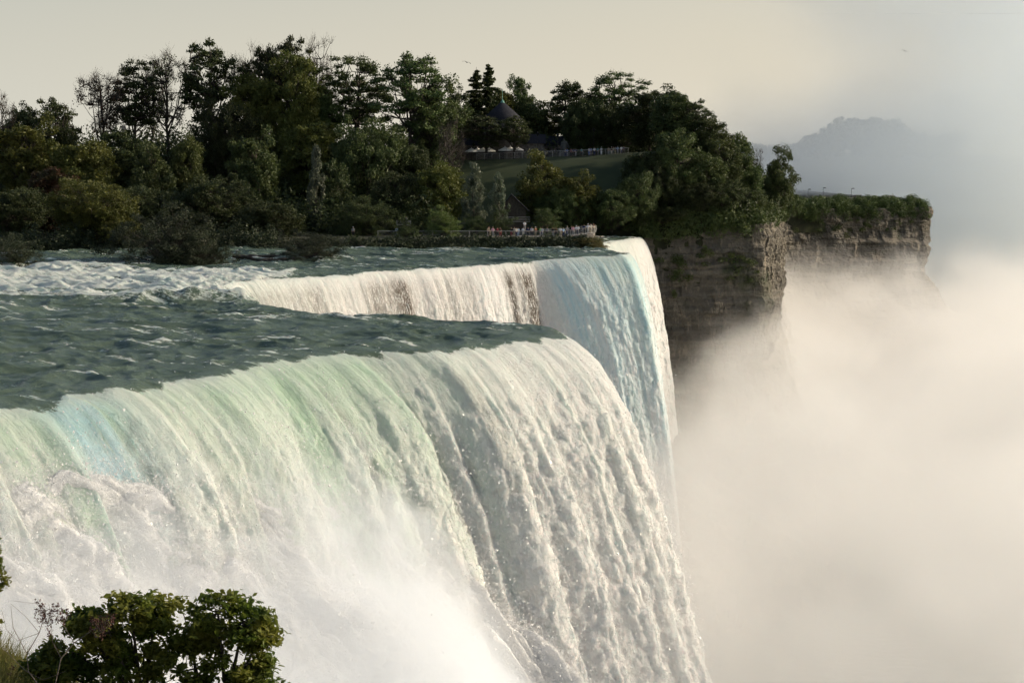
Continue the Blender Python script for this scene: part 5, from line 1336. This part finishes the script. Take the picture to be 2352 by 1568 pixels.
def near_mist(t, co, x, y, z):
    n1 = t.noise(t.mapping(co, (1, 0.6, 1.3)), 0.024, 5, 0.62, 0.9)
    # height of the mist top over the gorge, rising away from the falls
    yy = t.m('SUBTRACT', y, 160.0)
    zt = t.m('MINIMUM', t.m('SUBTRACT', t.m('MULTIPLY_ADD', t.m('SUBTRACT', x, 20.0), 0.5, -15.5), t.m('MULTIPLY', yy, 0.082)), -17.0)
    n2 = t.noise(t.mapping(co, (1, 0.8, 1.1)), 0.075, 3, 0.6, 0.5)
    h = t.m('ADD', t.m('ADD', t.m('SUBTRACT', zt, z), t.m('MULTIPLY', t.m('SUBTRACT', n1, 0.5), 60.0)), t.m('MULTIPLY', t.m('SUBTRACT', n2, 0.5), 26.0))
    body = t.ss(-5.0, 11.0, h)
    side = t.ss(3.0, 19.0, t.m('MULTIPLY_ADD', yy, 0.09, x))
    ff = t.ss(0.0, 25.0, t.m('SUBTRACT', 540.0, y))
    b0 = t.ss(0.0, 12.0, t.m('SUBTRACT', y, 100.0))
    e = t.m('MULTIPLY', t.m('MULTIPLY', body, side), t.m('MULTIPLY', ff, b0))
    return t.m('MULTIPLY', t.m('MULTIPLY', e, t.ss(0.0, 25.0, t.m('SUBTRACT', t.m('MULTIPLY_ADD', y, 0.5, 30.0), x))), 0.019)
mist_box('gorge_mist', (-15, 100, -53.5), (215, 540, 24), near_mist, (0.975, 0.97, 0.96), 0.15, 1.0, 'thick cream mist filling the gorge right of the falls')
def far_mist(t, co, x, y, z):
    n1 = t.noise(co, 0.0085, 4, 0.6, 0.8)
    az = t.m('DIVIDE', x, 850.0)
    # a tall plume standing over the far falls with a low skirt spreading left
    lim = t.m('MULTIPLY_ADD', z, 2.0, 50.0)
    lim = t.m('MINIMUM', lim, t.m('MULTIPLY_ADD', z, 0.06, 172.0))
    e = t.m('ADD', t.m('SUBTRACT', x, lim), t.m('MULTIPLY', t.m('SUBTRACT', n1, 0.5), 300.0))
    b = t.ss(-55.0, 120.0, e)
    ztop = t.ss(250.0, 120.0, z)
    ff = t.ss(0.0, 60.0, t.m('SUBTRACT', 990.0, y))
    fb = t.ss(0.0, 60.0, t.m('SUBTRACT', y, 650.0))
    return t.m('MULTIPLY', t.m('MULTIPLY', t.m('MULTIPLY', b, ztop), t.m('MULTIPLY', ff, fb)), 0.0125)
mist_box('far_mist', (60, 650, -53.5), (335, 990, 250), far_mist, (0.935, 0.975, 1.0), 0.1, 1.0, 'tall bluish plume of mist rising behind the far cliff')  # white mist; the plume's bluish shade is tinted into its scatter colour

def spray_air(t, co, x, y, z):
    n1 = t.noise(t.mapping(co, (1, 1, 1.1)), 0.15, 5, 0.68, 0.9)
    D = t.m('SUBTRACT', t.m('MULTIPLY', t.m('ADD', x, 52.0), 0.72), t.m('MULTIPLY', t.m('SUBTRACT', y, 88.0), 0.69))
    T_ = t.m('ADD', t.m('MULTIPLY', t.m('ADD', x, 52.0), 0.69), t.m('MULTIPLY', t.m('SUBTRACT', y, 88.0), 0.72))
    z0 = t.m('SUBTRACT', t.m('MULTIPLY_ADD', T_, -0.11, 1.0), t.m('MULTIPLY', t.ss(50.0, 78.0, T_), 26.0))
    zs = t.m('SUBTRACT', z0, t.m('MULTIPLY', t.m('MAXIMUM', t.m('SUBTRACT', D, 6.0), 0.0), 1.0))
    h = t.m('ADD', t.m('SUBTRACT', zs, z), t.m('MULTIPLY', t.m('SUBTRACT', n1, 0.5), 13.0))
    e = t.m('MULTIPLY', t.ss(-0.6, 1.8, h), t.ss(4.5, 8.0, D))
    return t.m('MULTIPLY', e, t.m('MULTIPLY_ADD', t.ss(20.0, 62.0, T_), 0.10, 0.15))
mist_box('spray_cloud', (-62, 76, -46), (14, 146, 2), spray_air, (0.90, 0.93, 0.965), 0.0, 1.0, 'soft cloud of white spray over the foot of the near fall')
